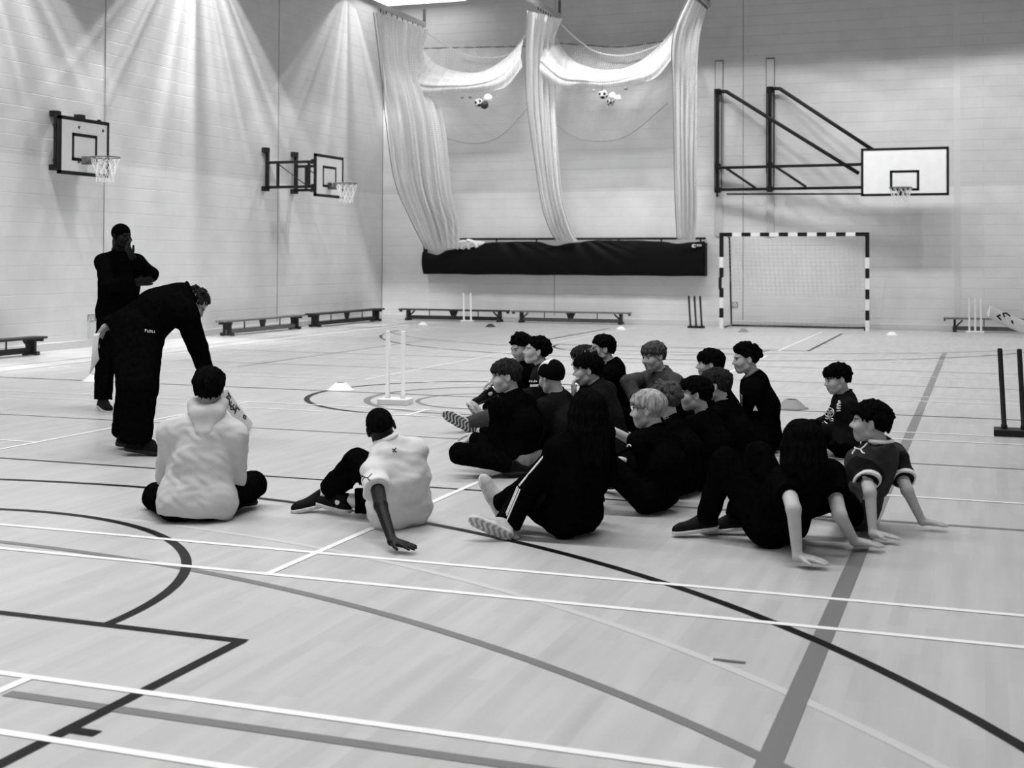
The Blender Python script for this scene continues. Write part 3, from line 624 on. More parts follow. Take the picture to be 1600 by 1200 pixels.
bench((-10.45, 29.1), (-7.6, 29.1), 'gym bench along the back wall under the middle net curtain', 'wood', .28)
bench((-.80, 29.05), (2.1, 29.05), 'gym bench along the back wall behind the pale three-stump wicket', 'wood', .30)
# ---------------------------------------------------------------- wickets
def wicket(c, ang, sp, n, m, mb, label, h=.71, lean=0.0, r=.019, bl=None, bd=.13, bh=.045, group='sets of cricket stumps'):
    c = Vector((*c, 0)); u = Vector((math.cos(ang), math.sin(ang), 0)); t = empty('cricket_stumps', c, label, 'cricket stumps', group)
    L = bl or (sp * (n - 1) + .10); R = Matrix((u, Vector((-u.y, u.x, 0)), Vector((0, 0, 1)))).transposed()
    MB().box(c + Vector((0, 0, bh / 2)), (L, bd, bh), R).build('base', MAT[mb], t, bevel=.008)
    for i in range(n):
        p = c + u * sp * (i - (n - 1) / 2); MB().lathe([(r * 1.25, bh), (r * 1.25, bh + .03), (r, bh + .035), (r, h - .01), (r * .7, h), (.001, h)], 14).build('stump', MAT[m], t, True)
        st = COL.objects[-1]; st.location = (p.x - c.x, p.y - c.y, 0); 
        for v in st.data.vertices: v.co += c if False else Vector((c.x, c.y, 0)); v.co.x += v.co.z * lean * u.x; v.co.y += v.co.z * lean * u.y
    return t
wicket((-5.66, 12.22), .10, .165, 2, 'plastic_white', 'plastic_white', 'white two-stump wicket on the floor in front of the sitting children', .75, r=.022, bl=.32, bd=.22, bh=.06)
wicket((.24, 11.95), .0, .155, 2, 'black_paint', 'black_paint', 'black two-stump wicket nearest the camera at the far side of the group', .74, -.05, r=.021, bl=.33, bd=.22, bh=.06)
wicket((-11.46, 28.75), .2, .17, 2, 'plastic_white', 'plastic_white', 'white two-stump wicket in front of the back wall bench', .69, -.02, r=.02, bl=.32, bd=.16)
wicket((-5.91, 28.3), 0, .125, 3, 'black_paint', 'black_paint', 'black three-stump wicket between the nets and the striped goal', .70, -.06, r=.022, bl=.36, bd=.16)
wicket((-.17, 28.55), 0, .115, 3, 'steel_light', 'plastic_white', 'pale three-stump wicket in front of the bench beyond the striped goal', .71, .0, r=.02, bl=.36, bd=.16)
# ---------------------------------------------------------------- marker cones
def cone(c, m, label, r=.10, h=.055):
    t = MB().lathe([(r, .0), (r, .006), (r * .86, .012), (r * .36, h), (r * .30, h), (r * .78, .008)], 24, (c[0], c[1], 0)); o = t.build('marker_cone', MAT[m], None, True, base=(c[0], c[1], 0)); return tag(o, label, 'cone', 'training marker cones')
cone((-6.84, 13.3), 'plastic_white', 'white marker cone on the floor circle beside the two-stump wicket', .16, .085)
cone((-10.05, 13.15), 'plastic_white', 'white marker cone on the floor beside the standing coach', .16, .085)
cone((-11.86, 27.05), 'plastic_white', 'white marker cone in front of the corner benches', .11, .07)
cone((-10.18, 26.9), 'plastic_dark', 'dark marker cone on the floor in front of the back wall benches', .12, .07)
cone((-7.27, 27.05), 'plastic_white', 'white marker cone in front of the long black cover', .11, .07)
cone((-4.68, 27.15), 'plastic_grey', 'grey marker cone in front of the striped goal', .12, .07)
cone((-1.73, 27.2), 'plastic_white', 'white marker cone beyond the far post of the striped goal', .12, .07)
cone((-1.82, 13.35), 'plastic_grey', 'grey marker cone between two sitting boys', .17, .09)
# ---------------------------------------------------------------- sockets
def socket(c, n, u, label):
    c, n, u = Vector(c), Vector(n), Vector(u); R = Matrix((u, n, Vector((0, 0, 1)))).transposed(); t = empty('wall_socket', c, label, 'socket', 'wall sockets')
    MB().box(c + n * .012, (.15, .024, .09), R).build('plate', MAT['steel_light'], t, bevel=.004)
    MB().box(c + n * .004, (.17, .008, .11), R).build('back_box', MAT['plastic_dark'], t)
    for s in (-1, 1):
        b = MB()
        for o in ((0, .018), (-.012, -.008), (.012, -.008)): b.box(c + n * .0245 + u * (s * .037 + o[0]) + Vector((0, 0, o[1])), (.010, .003, .012), R)
        b.box(c + n * .0245 + u * (s * .037 + .022) + Vector((0, 0, .025)), (.014, .004, .02), R); b.build('outlet', MAT['plastic_dark'], t)
socket((XL, 18.19, .48), (1, 0, 0), (0, -1, 0), 'double wall socket behind the standing coach, farther from him')
socket((XL, 18.38, .48), (1, 0, 0), (0, -1, 0), 'double wall socket half hidden by the standing coach')
socket((-5.28, YB, .49), (0, -1, 0), (1, 0, 0), 'double wall socket on the back wall inside the striped goal')
tag(MB().box((XL + .012, 18.12, .30), (.02, .025, .34)).build('cable_conduit', MAT['board_paint']), 'thin conduit running down the wall from the sockets', 'conduit')
# ---------------------------------------------------------------- signed-distance modelling of the figures
def V3(*a): return np.array(a, float)
def unit(v):
    v = np.asarray(v, float); return v / max(np.linalg.norm(v), 1e-9)
def smin(a, b, k):
    h = np.maximum(k - np.abs(a - b), 0) / k
    return np.minimum(a, b) - h * h * k * .25
def smax(a, b, k): return -smin(-a, -b, k)
def d_cone(P, a, b, r1, r2):
    ab = b - a; pa = P - a
    t = np.clip(pa @ ab / max(ab @ ab, 1e-9), 0, 1)
    q = pa - t[:, None] * ab
    return np.sqrt((q * q).sum(1)) - (r1 + (r2 - r1) * t)
def d_ell(P, c, r, F):
    q = (P - c) @ F.T
    k0 = np.sqrt(((q / r) ** 2).sum(1)); k1 = np.sqrt(((q / (r * r)) ** 2).sum(1))
    return k0 * (k0 - 1) / np.maximum(k1, 1e-6)
class Grp:
    """prims joined with a soft radius, then cut by planes / carved, with a bounding sphere for speed"""
    def __init__(s, k=.02): s.k = k; s.pr = []; s.cut = []; s.kc = .006; s.pts = []
    def cone(s, a, b, r1, r2=None, k=None, sub=False):
        r2 = r1 if r2 is None else r2
        a, b = np.asarray(a, float), np.asarray(b, float)
        s.pr.append((0, (a, b, r1, r2), k or s.k, sub))
        if not sub: s.pts += [(a, r1), (b, r2)]
        return s
    def ell(s, c, r, F, k=None, sub=False):
        r = np.asarray(r, float)
        s.pr.append((1, (np.asarray(c, float), r, F), k or s.k, sub))
        if not sub: s.pts.append((c, max(r)))
        return s
    def chain(s, pts, rad, k=None):
        for i in range(len(pts) - 1): s.cone(pts[i], pts[i + 1], rad[i], rad[i + 1], k)
        return s
    def plane(s, p, n): s.cut.append((np.asarray(p, float), unit(n))); return s     # keeps the side n points away from
    def bounds(s):
        lo = np.min([np.asarray(c) - r for c, r in s.pts], 0); hi = np.max([np.asarray(c) + r for c, r in s.pts], 0)
        return lo, hi
    def raw(s, P):
        d = None
        for t, a, k, sub in s.pr:
            e = d_cone(P, *a) if t == 0 else d_ell(P, *a)
            if d is None: d = e
            elif sub: d = smax(d, -e, k)
            else: d = smin(d, e, k)
        for p, n in s.cut: d = smax(d, (P - p) @ n, s.kc)
        return d
    def ev(s, P):
        lo, hi = s.bounds(); c = (lo + hi) / 2; R = np.linalg.norm(hi - lo) / 2 + .03
        q = np.sqrt(((P - c) ** 2).sum(1)); m = q < R + .06
        d = q - R + .03
        if m.any(): d[m] = s.raw(P[m])
        return d
class Field:
    def __init__(s, k=.02, disp=None): s.g = []; s.k = k; s.disp = disp; s.cut = []
    def add(s, g, k=None): s.g.append((g, k or s.k)); return s
    def __call__(s, P):
        d = None
        for g, k in s.g:
            e = g.ev(P); d = e if d is None else smin(d, e, k)
        for p, n in s.cut: d = smax(d, (P - p) @ n, .008)
        if s.disp is not None:
            m = np.abs(d) < .05
            if m.any(): d[m] += s.disp(P[m])
        return d
    def bounds(s):
        b = [g.bounds() for g, k in s.g]
        return np.min([x[0] for x in b], 0) - .03, np.max([x[1] for x in b], 0) + .03
def waves(P, freq, amp, seed, stretch=(1, 1, 1), n=5):
    r = np.random.RandomState(seed); o = np.zeros(len(P)); Q = P * np.array(stretch)
    w = np.sin(Q @ r.randn(3, 3) * freq * .6 + r.rand(3) * 6)
    Q = Q + w * .5 / freq
    for i in range(n):
        v = r.randn(3); v /= np.linalg.norm(v); o += np.sin(Q @ v * freq * (1 + .35 * i) + r.rand() * 6.28) / (1 + .3 * i)
    return o * amp / 2
CORN = np.array([[i, j, k] for i in (0, 1) for j in (0, 1) for k in (0, 1)])
def _key(c): return (c[:, 0] + 200000) + ((c[:, 1] + 200000) << 20) + ((c[:, 2] + 200000) << 40)
def net_mesh(f, v):
    """sparse surface nets: returns vertices and quads of the zero surface of f at voxel size v"""
    lo, hi = f.bounds(); s = 8
    a = np.floor(lo / (v * s)).astype(np.int64) - 1; b = np.ceil(hi / (v * s)).astype(np.int64) + 1
    g = np.stack(np.meshgrid(*[np.arange(a[i], b[i]) for i in range(3)], indexing='ij'), -1).reshape(-1, 3)
    while True:
        d = f((g + .5) * v * s)
        g = g[np.abs(d) < s * v * (1.25 if s > 1 else 1.9)]
        if s == 1: break
        g = (g[:, None, :] * 2 + CORN[None]).reshape(-1, 3); s //= 2
    cor = (g[:, None, :] + CORN[None]).reshape(-1, 3)
    ck, inv = np.unique(_key(cor), return_inverse=True)
    first = np.zeros(len(ck), np.int64); first[inv] = np.arange(len(cor))
    uc = cor[first]; du = f(uc * v); dc = du[inv].reshape(-1, 8)
    act = (dc.min(1) < 0) & (dc.max(1) >= 0)
    g = g[act]; dc = dc[act]
    acc = np.zeros((len(g), 3)); cnt = np.zeros(len(g))
    for x in range(8):
        for y in range(x + 1, 8):
            if np.abs(CORN[x] - CORN[y]).sum() != 1: continue
            m = (dc[:, x] < 0) != (dc[:, y] < 0)
            t = np.where(m, dc[:, x] / np.where(m, dc[:, x] - dc[:, y], 1), 0)
            acc += np.where(m[:, None], CORN[x] + t[:, None] * (CORN[y] - CORN[x]), 0); cnt += m
    vert = (g + acc / cnt[:, None]) * v
    gk = _key(g); order = np.argsort(gk); gs = gk[order]
    def find(c):
        k = _key(c); i = np.clip(np.searchsorted(gs, k), 0, len(gs) - 1)
        return np.where(gs[i] == k, order[i], -1)
    quads = []
    for ax in range(3):
        e = np.zeros(3, np.int64); e[ax] = 1
        i2 = np.clip(np.searchsorted(ck, _key(uc + e)), 0, len(ck) - 1)
        ok = ck[i2] == _key(uc + e)
        m = ok & ((du < 0) != (du[i2] < 0))
        c = uc[m]; inside = du[m] < 0
        b1 = np.zeros(3, np.int64); b1[(ax + 1) % 3] = 1; b2 = np.zeros(3, np.int64); b2[(ax + 2) % 3] = 1
        q = np.stack([find(c - b1 - b2), find(c - b2), find(c), find(c - b1)], 1)
        good = (q >= 0).all(1); q = q[good]; ins = inside[good]
        q[~ins] = q[~ins][:, ::-1]; quads.append(q)
    return vert, np.concatenate(quads)
def quad_object(name, vert, quads, mat, parent=None, tone=None, origin=None):
    me = bpy.data.meshes.new(name)
    o0 = np.zeros(3) if origin is None else np.asarray(origin, float)
    vv = np.ascontiguousarray(vert - o0, np.float32)
    me.vertices.add(len(vv)); me.vertices.foreach_set('co', vv.ravel())
    n = len(quads); me.loops.add(n * 4); me.polygons.add(n)
    me.loops.foreach_set('vertex_index', np.ascontiguousarray(quads, np.int32).ravel())
    me.polygons.foreach_set('loop_start', np.arange(0, n * 4, 4, dtype=np.int32))
    me.update(calc_edges=True); me.validate()
    me.polygons.foreach_set('use_smooth', np.ones(len(me.polygons), bool))
    if tone is not None and len(tone) == len(me.vertices):
        at = me.attributes.new('tone', 'FLOAT', 'POINT'); at.data.foreach_set('value', np.ascontiguousarray(tone, np.float32))
    me.materials.append(mat)
    o = bpy.data.objects.new(name, me); COL.objects.link(o)
    o.location = o0
    if parent is not None:
        o.parent = parent; o.location = o0 - np.array(parent.location)
    return o
# joints of every figure, metres in the hall (P pelvis, N neck, H head, S shoulder, E elbow, W wrist, H hip, K knee, A ankle; hf/hu head, F chest, td/tn foot, hd/hn hand directions)
POSE = {
 'hoodie': dict(P=[-4.202,6.403,0.11], N=[-4.176,6.466,0.589], HR=[-4.092,6.46,0.11], HL=[-4.312,6.345,0.11], SR=[-4.004,6.509,0.476], SL=[-4.349,6.363,0.484], EL=[-4.436,6.457,0.226], WL=[-4.44,6.658,0.089], KL=[-4.604,6.61,0.072], AL=[-4.242,6.759,0.07], ER=[-4.067,6.603,0.21], WR=[-4.233,6.711,0.071], KR=[-4.107,6.857,0.131], AR=[-4.429,6.642,0.07], H=[-4.173,6.485,0.741], tdL=[0.722,0.692,0.0], tdR=[-0.997,0.073,0.0], hf=[-0.419,0.908,0.0], hu=[0.0,0.0,1.0], F=[-0.473,0.876,-0.09], Fh=[-0.466,0.885,0.0], S=1.62),
 'polo': dict(P=[-3.067,6.684,0.1], N=[-3.085,6.575,0.443], HR=[-3.028,6.767,0.1], HL=[-3.106,6.601,0.1], SR=[-2.976,6.657,0.416], SL=[-3.123,6.479,0.322], EL=[-2.971,6.241,0.193], WL=[-2.827,6.077,0.05], KL=[-3.143,6.999,0.086], AL=[-3.501,6.831,0.08], ER=[-3.17,6.751,0.247], WR=[-3.34,6.903,0.208], KR=[-3.36,6.747,0.322], AR=[-3.645,6.892,0.09], H=[-3.142,6.595,0.55], hdL=[0.972,-0.21,-0.105], hnL=[0.0,0.0,-1.0], tdL=[-0.972,0.21,0.105], tdR=[-0.807,-0.559,-0.19], hf=[-0.525,0.847,-0.087], hu=[-0.278,-0.074,0.958], F=[-0.912,0.402,0.081], Fh=[-0.905,0.426,0.0], S=1.54),
 'girl': dict(P=[-2.085,6.772,0.11], N=[-1.973,6.622,0.561], HR=[-2.053,6.858,0.11], HL=[-2.116,6.685,0.11], SR=[-1.933,6.809,0.555], SL=[-2.109,6.585,0.479], EL=[-2.277,6.592,0.26], WL=[-2.377,6.588,0.05], KL=[-2.387,6.843,0.17], AL=[-2.401,6.545,0.07], ER=[-1.943,6.96,0.324], WR=[-2.055,7.1,0.176], KR=[-2.312,6.742,0.254], AR=[-2.544,6.904,0.116], H=[-1.969,6.642,0.687], hdL=[0.255,-0.381,-0.889], hnL=[-0.271,0.128,-0.954], tdL=[-0.806,-0.418,0.42], tnL=[0.011,0.863,0.505], tdR=[-0.473,-0.06,0.879], hf=[-0.764,0.645,0.0], hu=[0.0,0.0,1.0], F=[-0.913,0.261,0.312], Fh=[-0.938,0.345,0.0], S=1.55),
 'blond': dict(P=[-1.827,7.556,0.11], N=[-1.82,7.604,0.447], HR=[-1.797,7.636,0.11], HL=[-1.857,7.475,0.11], SR=[-1.772,7.759,0.372], SL=[-1.889,7.441,0.42], EL=[-1.957,7.687,0.377], WL=[-2.128,7.599,0.478], KL=[-2.123,7.387,0.329], AL=[-2.205,7.62,0.08], ER=[-1.916,7.901,0.21], WR=[-2.089,7.777,0.256], KR=[-2.047,7.856,0.235], AR=[-2.257,8.09,0.08], H=[-1.88,7.611,0.594], hdL=[-0.986,-0.126,0.108], hnL=[0.0,0.0,-1.0], hf=[-0.997,-0.031,-0.07], hu=[-0.07,-0.002,0.998], F=[-0.94,0.341,-0.03], Fh=[-0.938,0.345,0.0], S=1.45),
 'curlyblond': dict(P=[-1.806,8.148,0.11], N=[-1.854,8.177,0.438], HR=[-1.784,8.229,0.11], HL=[-1.828,8.066,0.11], SR=[-1.812,8.337,0.38], SL=[-1.9,8.014,0.396], EL=[-1.89,8.188,0.213], WL=[-2.09,8.257,0.187], KL=[-2.028,8.225,0.346], AL=[-2.167,8.392,0.08], ER=[-1.869,8.546,0.249], WR=[-2.048,8.43,0.249], KR=[-2.009,8.517,0.131], AR=[-2.228,8.802,0.08], H=[-1.914,8.184,0.589], hf=[-0.961,0.261,-0.087], hu=[-0.084,0.023,0.996], F=[-0.954,0.251,-0.162], Fh=[-0.965,0.262,0.0], S=1.42),
 'profileboy': dict(P=[-1.692,8.454,0.11], N=[-1.713,8.493,0.445], HR=[-1.677,8.539,0.11], HL=[-1.707,8.37,0.11], SR=[-1.69,8.656,0.377], SL=[-1.75,8.323,0.412], EL=[-1.716,8.489,0.219], WL=[-1.929,8.473,0.249], KL=[-1.989,8.333,0.319], AL=[-2.04,8.581,0.08], ER=[-1.814,8.85,0.266], WR=[-1.985,8.718,0.257], KR=[-1.909,8.766,0.249], AR=[-2.096,9.006,0.08], H=[-1.776,8.468,0.608], hf=[-0.979,-0.204,0.0], hu=[0.0,0.0,1.0], F=[-0.982,0.168,-0.08], Fh=[-0.984,0.177,0.0], S=1.44),
 'backboy': dict(P=[-1.617,8.96,0.11], N=[-1.675,8.985,0.475], HR=[-1.602,9.047,0.11], HL=[-1.633,8.873,0.11], SR=[-1.646,9.155,0.415], SL=[-1.707,8.811,0.429], EL=[-1.618,8.907,0.2], WL=[-1.822,8.99,0.23], KL=[-1.885,8.987,0.344], AL=[-1.981,9.21,0.08], ER=[-1.689,9.357,0.251], WR=[-1.872,9.237,0.286], KR=[-1.834,9.369,0.134], AR=[-2.06,9.687,0.08], H=[-1.736,8.96,0.624], hf=[-1.0,0.003,0.0], hu=[0.0,0.0,1.0], F=[-0.972,0.168,-0.165], Fh=[-0.984,0.177,0.0], S=1.48),
 'bowlboy': dict(P=[-1.955,10.273,0.11], N=[-1.972,10.28,0.508], HR=[-1.963,10.363,0.11], HL=[-1.948,10.183,0.11], SR=[-1.995,10.457,0.45], SL=[-1.965,10.1,0.458], EL=[-2.003,10.149,0.195], WL=[-2.165,10.301,0.246], KL=[-2.235,10.109,0.335], AL=[-2.258,10.374,0.08], ER=[-2.049,10.663,0.284], WR=[-2.206,10.498,0.274], KR=[-2.209,10.532,0.333], AR=[-2.318,10.776,0.08], H=[-2.033,10.255,0.664], hf=[-0.967,-0.255,0.0], hu=[0.0,0.0,1.0], F=[-0.996,-0.084,-0.041], Fh=[-0.996,-0.084,0.0], S=1.52),
 'stripeboy': dict(P=[-1.622,10.287,0.12], N=[-1.687,10.255,0.55], HR=[-1.63,10.383,0.12], HL=[-1.614,10.191,0.12], SR=[-1.704,10.448,0.504], SL=[-1.672,10.068,0.481], EL=[-1.574,10.252,0.281], WL=[-1.778,10.122,0.258], KL=[-1.81,10.528,0.195], AL=[-1.553,10.255,0.08], ER=[-1.676,10.644,0.294], WR=[-1.872,10.513,0.235], KR=[-1.921,10.184,0.303], AR=[-1.922,10.506,0.08], H=[-1.747,10.23,0.714], tdL=[1.0,-0.013,0.0], tdR=[-0.762,-0.648,0.0], hf=[-0.89,-0.45,-0.07], hu=[-0.062,-0.031,0.998], F=[-0.985,-0.073,-0.153], Fh=[-0.996,-0.084,0.0], S=1.62),
 'soccer': dict(P=[-1.016,10.24,0.1], N=[-0.992,10.241,0.44], HR=[-1.037,10.319,0.1], HL=[-0.995,10.16,0.1], SR=[-1.046,10.396,0.394], SL=[-0.963,10.081,0.39], EL=[-1.041,10.229,0.21], WL=[-1.177,10.073,0.209], KL=[-1.175,10.435,0.18], AL=[-1.485,10.359,0.08], ER=[-1.137,10.558,0.233], WR=[-1.227,10.374,0.205], KR=[-1.23,10.07,0.222], AR=[-1.414,10.309,0.08], H=[-1.05,10.207,0.586], tdL=[-0.893,-0.321,0.316], tdR=[-0.893,-0.321,0.316], hf=[-0.855,-0.489,-0.174], hu=[-0.151,-0.086,0.985], F=[-0.964,-0.256,0.069], Fh=[-0.967,-0.255,0.0], S=1.38),
 'blackhair': dict(P=[-1.028,6.94,0.11], N=[-0.82,6.646,0.441], HR=[-0.981,7.019,0.11], HL=[-1.074,6.86,0.11], SR=[-0.753,6.97,0.373], SL=[-0.941,6.7,0.371], EL=[-0.87,6.449,0.282], WL=[-0.852,6.46,0.05], KL=[-1.285,6.882,0.425], AL=[-1.408,6.999,0.09], ER=[-0.684,6.758,0.21], WR=[-0.626,6.916,0.05], KR=[-1.146,7.136,0.432], AR=[-1.272,7.105,0.08], H=[-0.859,6.651,0.574], hdL=[0.994,-0.025,-0.103], hnL=[0.0,0.0,-1.0], tdL=[-0.889,-0.443,-0.116], hdR=[0.985,0.137,-0.102], hnR=[0.0,0.0,-1.0], tdR=[-0.967,-0.225,-0.116], hf=[-0.813,0.573,-0.105], hu=[-0.085,0.06,0.995], F=[-0.781,0.135,0.61], Fh=[-0.864,0.503,0.0], S=1.55),
 'leaner': dict(P=[-0.672,7.546,0.1], N=[-0.53,7.345,0.473], HR=[-0.66,7.63,0.1], HL=[-0.684,7.463,0.1], SR=[-0.48,7.663,0.39], SL=[-0.635,7.395,0.385], EL=[-0.57,7.186,0.258], WL=[-0.552,7.144,0.05], KL=[-0.751,7.145,0.224], AL=[-1.063,7.129,0.08], ER=[-0.397,7.486,0.23], WR=[-0.323,7.573,0.05], KR=[-0.983,7.746,0.16], AR=[-1.053,7.42,0.08], H=[-0.58,7.346,0.609], hdL=[0.985,0.137,-0.102], hnL=[0.0,0.0,-1.0], hdR=[0.986,0.126,-0.108], hnR=[0.0,0.0,-1.0], hf=[-0.999,0.003,0.035], hu=[0.035,-0.0,0.999], F=[-0.939,-0.03,0.342], Fh=[-0.99,0.143,0.0], S=1.42),
 'greysweater': dict(P=[-2.465,10.409,0.11], N=[-2.459,10.423,0.55], HR=[-2.535,10.468,0.11], HL=[-2.395,10.349,0.11], SR=[-2.606,10.532,0.494], SL=[-2.326,10.296,0.498], EL=[-2.28,10.041,0.403], WL=[-2.464,10.14,0.301], KL=[-2.373,10.005,0.27], AL=[-2.593,10.242,0.08], ER=[-2.696,10.271,0.496], WR=[-2.58,10.15,0.335], KR=[-2.804,10.229,0.232], AR=[-2.84,10.57,0.08], H=[-2.51,10.349,0.704], hf=[-0.571,-0.809,-0.139], hu=[-0.08,-0.114,0.99], F=[-0.645,-0.763,0.035], Fh=[-0.645,-0.764,0.0], S=1.55),
 'blackjacket': dict(P=[-2.897,10.678,0.11], N=[-2.936,10.655,0.585], HR=[-2.912,10.769,0.11], HL=[-2.881,10.588,0.11], SR=[-2.972,10.836,0.537], SL=[-2.91,10.476,0.524], EL=[-2.884,10.682,0.342], WL=[-3.045,10.514,0.343], KL=[-3.155,10.655,0.364], AL=[-3.311,10.843,0.08], ER=[-2.994,10.993,0.311], WR=[-3.129,10.803,0.311], KR=[-3.185,11.023,0.185], AR=[-3.42,11.296,0.08], H=[-3.016,10.623,0.735], hf=[-0.868,-0.497,0.0], hu=[0.0,0.0,1.0], F=[-0.982,-0.166,-0.089], Fh=[-0.985,-0.17,0.0], S=1.55),
 'bandana': dict(P=[-2.858,10.054,0.11], N=[-2.934,10.019,0.537], HR=[-2.888,10.138,0.11], HL=[-2.828,9.97,0.11], SR=[-2.994,10.186,0.487], SL=[-2.874,9.853,0.48], EL=[-2.889,10.068,0.323], WL=[-3.02,9.886,0.304], KL=[-3.054,9.731,0.273], AL=[-3.166,10.017,0.08], ER=[-2.934,10.031,0.278], WR=[-3.108,10.174,0.27], KR=[-3.182,10.154,0.331], AR=[-3.26,10.404,0.08], H=[-2.99,9.995,0.689], hf=[-0.817,-0.568,-0.105], hu=[-0.086,-0.06,0.995], F=[-0.925,-0.329,-0.191], Fh=[-0.941,-0.339,0.0], S=1.5),
 'mouthhand': dict(P=[-2.546,9.263,0.11], N=[-2.646,9.219,0.54], HR=[-2.546,9.354,0.11], HL=[-2.546,9.173,0.11], SR=[-2.643,9.403,0.505], SL=[-2.644,9.046,0.467], EL=[-2.731,9.271,0.346], WL=[-2.793,9.113,0.498], KL=[-2.833,9.103,0.337], AL=[-2.951,9.339,0.08], ER=[-2.768,9.562,0.326], WR=[-2.859,9.36,0.272], KR=[-2.859,9.427,0.297], AR=[-3.009,9.684,0.08], H=[-2.72,9.189,0.679], hdL=[-0.191,0.047,0.981], hnL=[0.877,0.43,0.216], hf=[-0.95,-0.305,-0.07], hu=[-0.066,-0.021,0.998], F=[-0.974,0.027,-0.223], Fh=[-1.0,0.003,0.0], S=1.52),
 'capboy': dict(P=[-2.821,9.005,0.11], N=[-2.892,9.025,0.484], HR=[-2.798,9.091,0.11], HL=[-2.845,8.919,0.11], SR=[-2.845,9.195,0.43], SL=[-2.938,8.854,0.431], EL=[-3.018,8.875,0.177], WL=[-3.222,8.965,0.208], KL=[-3.148,8.962,0.313], AL=[-3.253,9.22,0.08], ER=[-2.97,9.327,0.234], WR=[-3.156,9.201,0.229], KR=[-3.08,9.307,0.205], AR=[-3.294,9.572,0.08], H=[-2.939,9.005,0.636], hf=[-0.855,0.459,-0.242], hu=[-0.213,0.114,0.97], F=[-0.947,0.257,-0.192], Fh=[-0.965,0.262,0.0], S=1.5),
 'curlyup': dict(P=[-3.437,10.484,0.11], N=[-3.472,10.462,0.561], HR=[-3.454,10.58,0.11], HL=[-3.421,10.387,0.11], SR=[-3.51,10.655,0.51], SL=[-3.444,10.272,0.496], EL=[-3.521,10.452,0.278], WL=[-3.696,10.28,0.313], KL=[-3.799,10.505,0.189], AL=[-4.18,10.49,0.07], ER=[-3.679,10.78,0.304], WR=[-3.798,10.563,0.308], KR=[-3.734,10.869,0.156], AR=[-4.048,10.638,0.07], H=[-3.537,10.436,0.711], tdL=[-0.711,-0.493,0.502], tnL=[-0.088,0.991,0.101], tdR=[-0.496,-0.287,0.82], hf=[-0.871,-0.459,0.174], hu=[0.154,0.081,0.985], F=[-0.983,-0.167,-0.082], Fh=[-0.985,-0.17,0.0], S=1.65),
 'curlydown': dict(P=[-3.828,11.193,0.11], N=[-3.877,11.189,0.527], HR=[-3.895,11.261,0.11], HL=[-3.761,11.126,0.11], SR=[-4.01,11.316,0.456], SL=[-3.745,11.049,0.484], EL=[-3.958,11.15,0.325], WL=[-3.986,10.918,0.379], KL=[-3.916,10.896,0.387], AL=[-4.133,11.187,0.252], ER=[-3.869,11.069,0.464], WR=[-4.085,10.989,0.398], KR=[-4.129,11.48,0.335], AR=[-4.209,11.106,0.274], H=[-3.924,11.147,0.689], tdL=[-0.665,-0.62,-0.418], tdR=[-0.781,-0.523,-0.342], hf=[-0.548,-0.777,-0.309], hu=[-0.178,-0.253,0.951], F=[-0.702,-0.707,-0.09], Fh=[-0.71,-0.705,0.0], S=1.6),
 'kneeler': dict(P=[-3.062,8.599,0.13], N=[-3.08,8.606,0.509], HR=[-3.049,8.688,0.13], HL=[-3.075,8.509,0.13], SR=[-3.062,8.784,0.453], SL=[-3.113,8.429,0.457], EL=[-3.141,8.438,0.188], WL=[-3.358,8.49,0.234], KL=[-3.345,8.256,0.167], AL=[-3.02,8.404,0.08], ER=[-3.205,8.842,0.231], WR=[-3.408,8.738,0.227], KR=[-3.397,8.82,0.124], AR=[-3.35,9.182,0.08], H=[-3.134,8.583,0.669], hdL=[-0.817,-0.294,-0.496], hnL=[-0.33,-0.119,-0.936], tdL=[0.831,0.557,0.0], tdR=[0.892,0.453,0.0], hf=[-0.895,-0.433,-0.105], hu=[-0.094,-0.045,0.995], F=[-0.989,0.142,-0.05], Fh=[-0.99,0.143,0.0], S=1.52),
 'coach': dict(P=[-8.148,11.003,0.951], N=[-8.122,11.001,1.501], HR=[-8.195,10.921,0.951], HL=[-8.1,11.085,0.951], SR=[-8.205,10.844,1.439], SL=[-8.028,11.148,1.432], EL=[-7.755,10.999,1.318], WL=[-7.824,10.789,1.488], KL=[-7.933,10.845,0.541], AL=[-7.79,10.693,0.09], ER=[-8.033,10.686,1.205], WR=[-7.832,10.877,1.243], KR=[-8.103,10.756,0.536], AR=[-8.083,10.699,0.09], H=[-8.072,10.951,1.698], hdL=[-0.401,-0.144,0.905], hnL=[0.319,0.877,0.359], tdL=[0.848,-0.52,-0.104], hdR=[0.892,0.438,0.11], hnR=[-0.332,0.923,0.196], tdR=[0.782,-0.615,-0.105], hf=[0.963,-0.262,-0.07], hu=[0.067,-0.018,0.998], F=[0.863,-0.503,-0.042], Fh=[0.864,-0.503,0.0], S=1.86),
 'bender': dict(P=[-6.169,8.581,0.888], N=[-5.896,8.8,1.188], HR=[-6.116,8.489,0.888], HL=[-6.221,8.673,0.888], SR=[-5.807,8.686,1.054], SL=[-6.075,8.96,1.151], EL=[-6.302,8.751,1.061], WL=[-6.47,8.578,0.936], KL=[-6.316,8.769,0.473], AL=[-6.248,8.564,0.1], ER=[-5.822,8.877,0.787], WR=[-5.871,9.066,0.593], KR=[-5.961,8.303,0.525], AR=[-6.012,8.351,0.1], H=[-5.866,8.897,1.126], hdL=[-0.588,-0.212,-0.781], hnL=[0.714,0.257,-0.651], tdL=[0.971,0.232,-0.055], hdR=[0.041,0.347,-0.937], hnR=[-0.935,-0.337,-0.11], tdR=[0.985,0.137,-0.102], hf=[0.581,0.333,-0.743], hu=[0.645,0.369,0.669], F=[0.642,0.212,-0.737], Fh=[0.868,0.497,0.0], S=1.78),
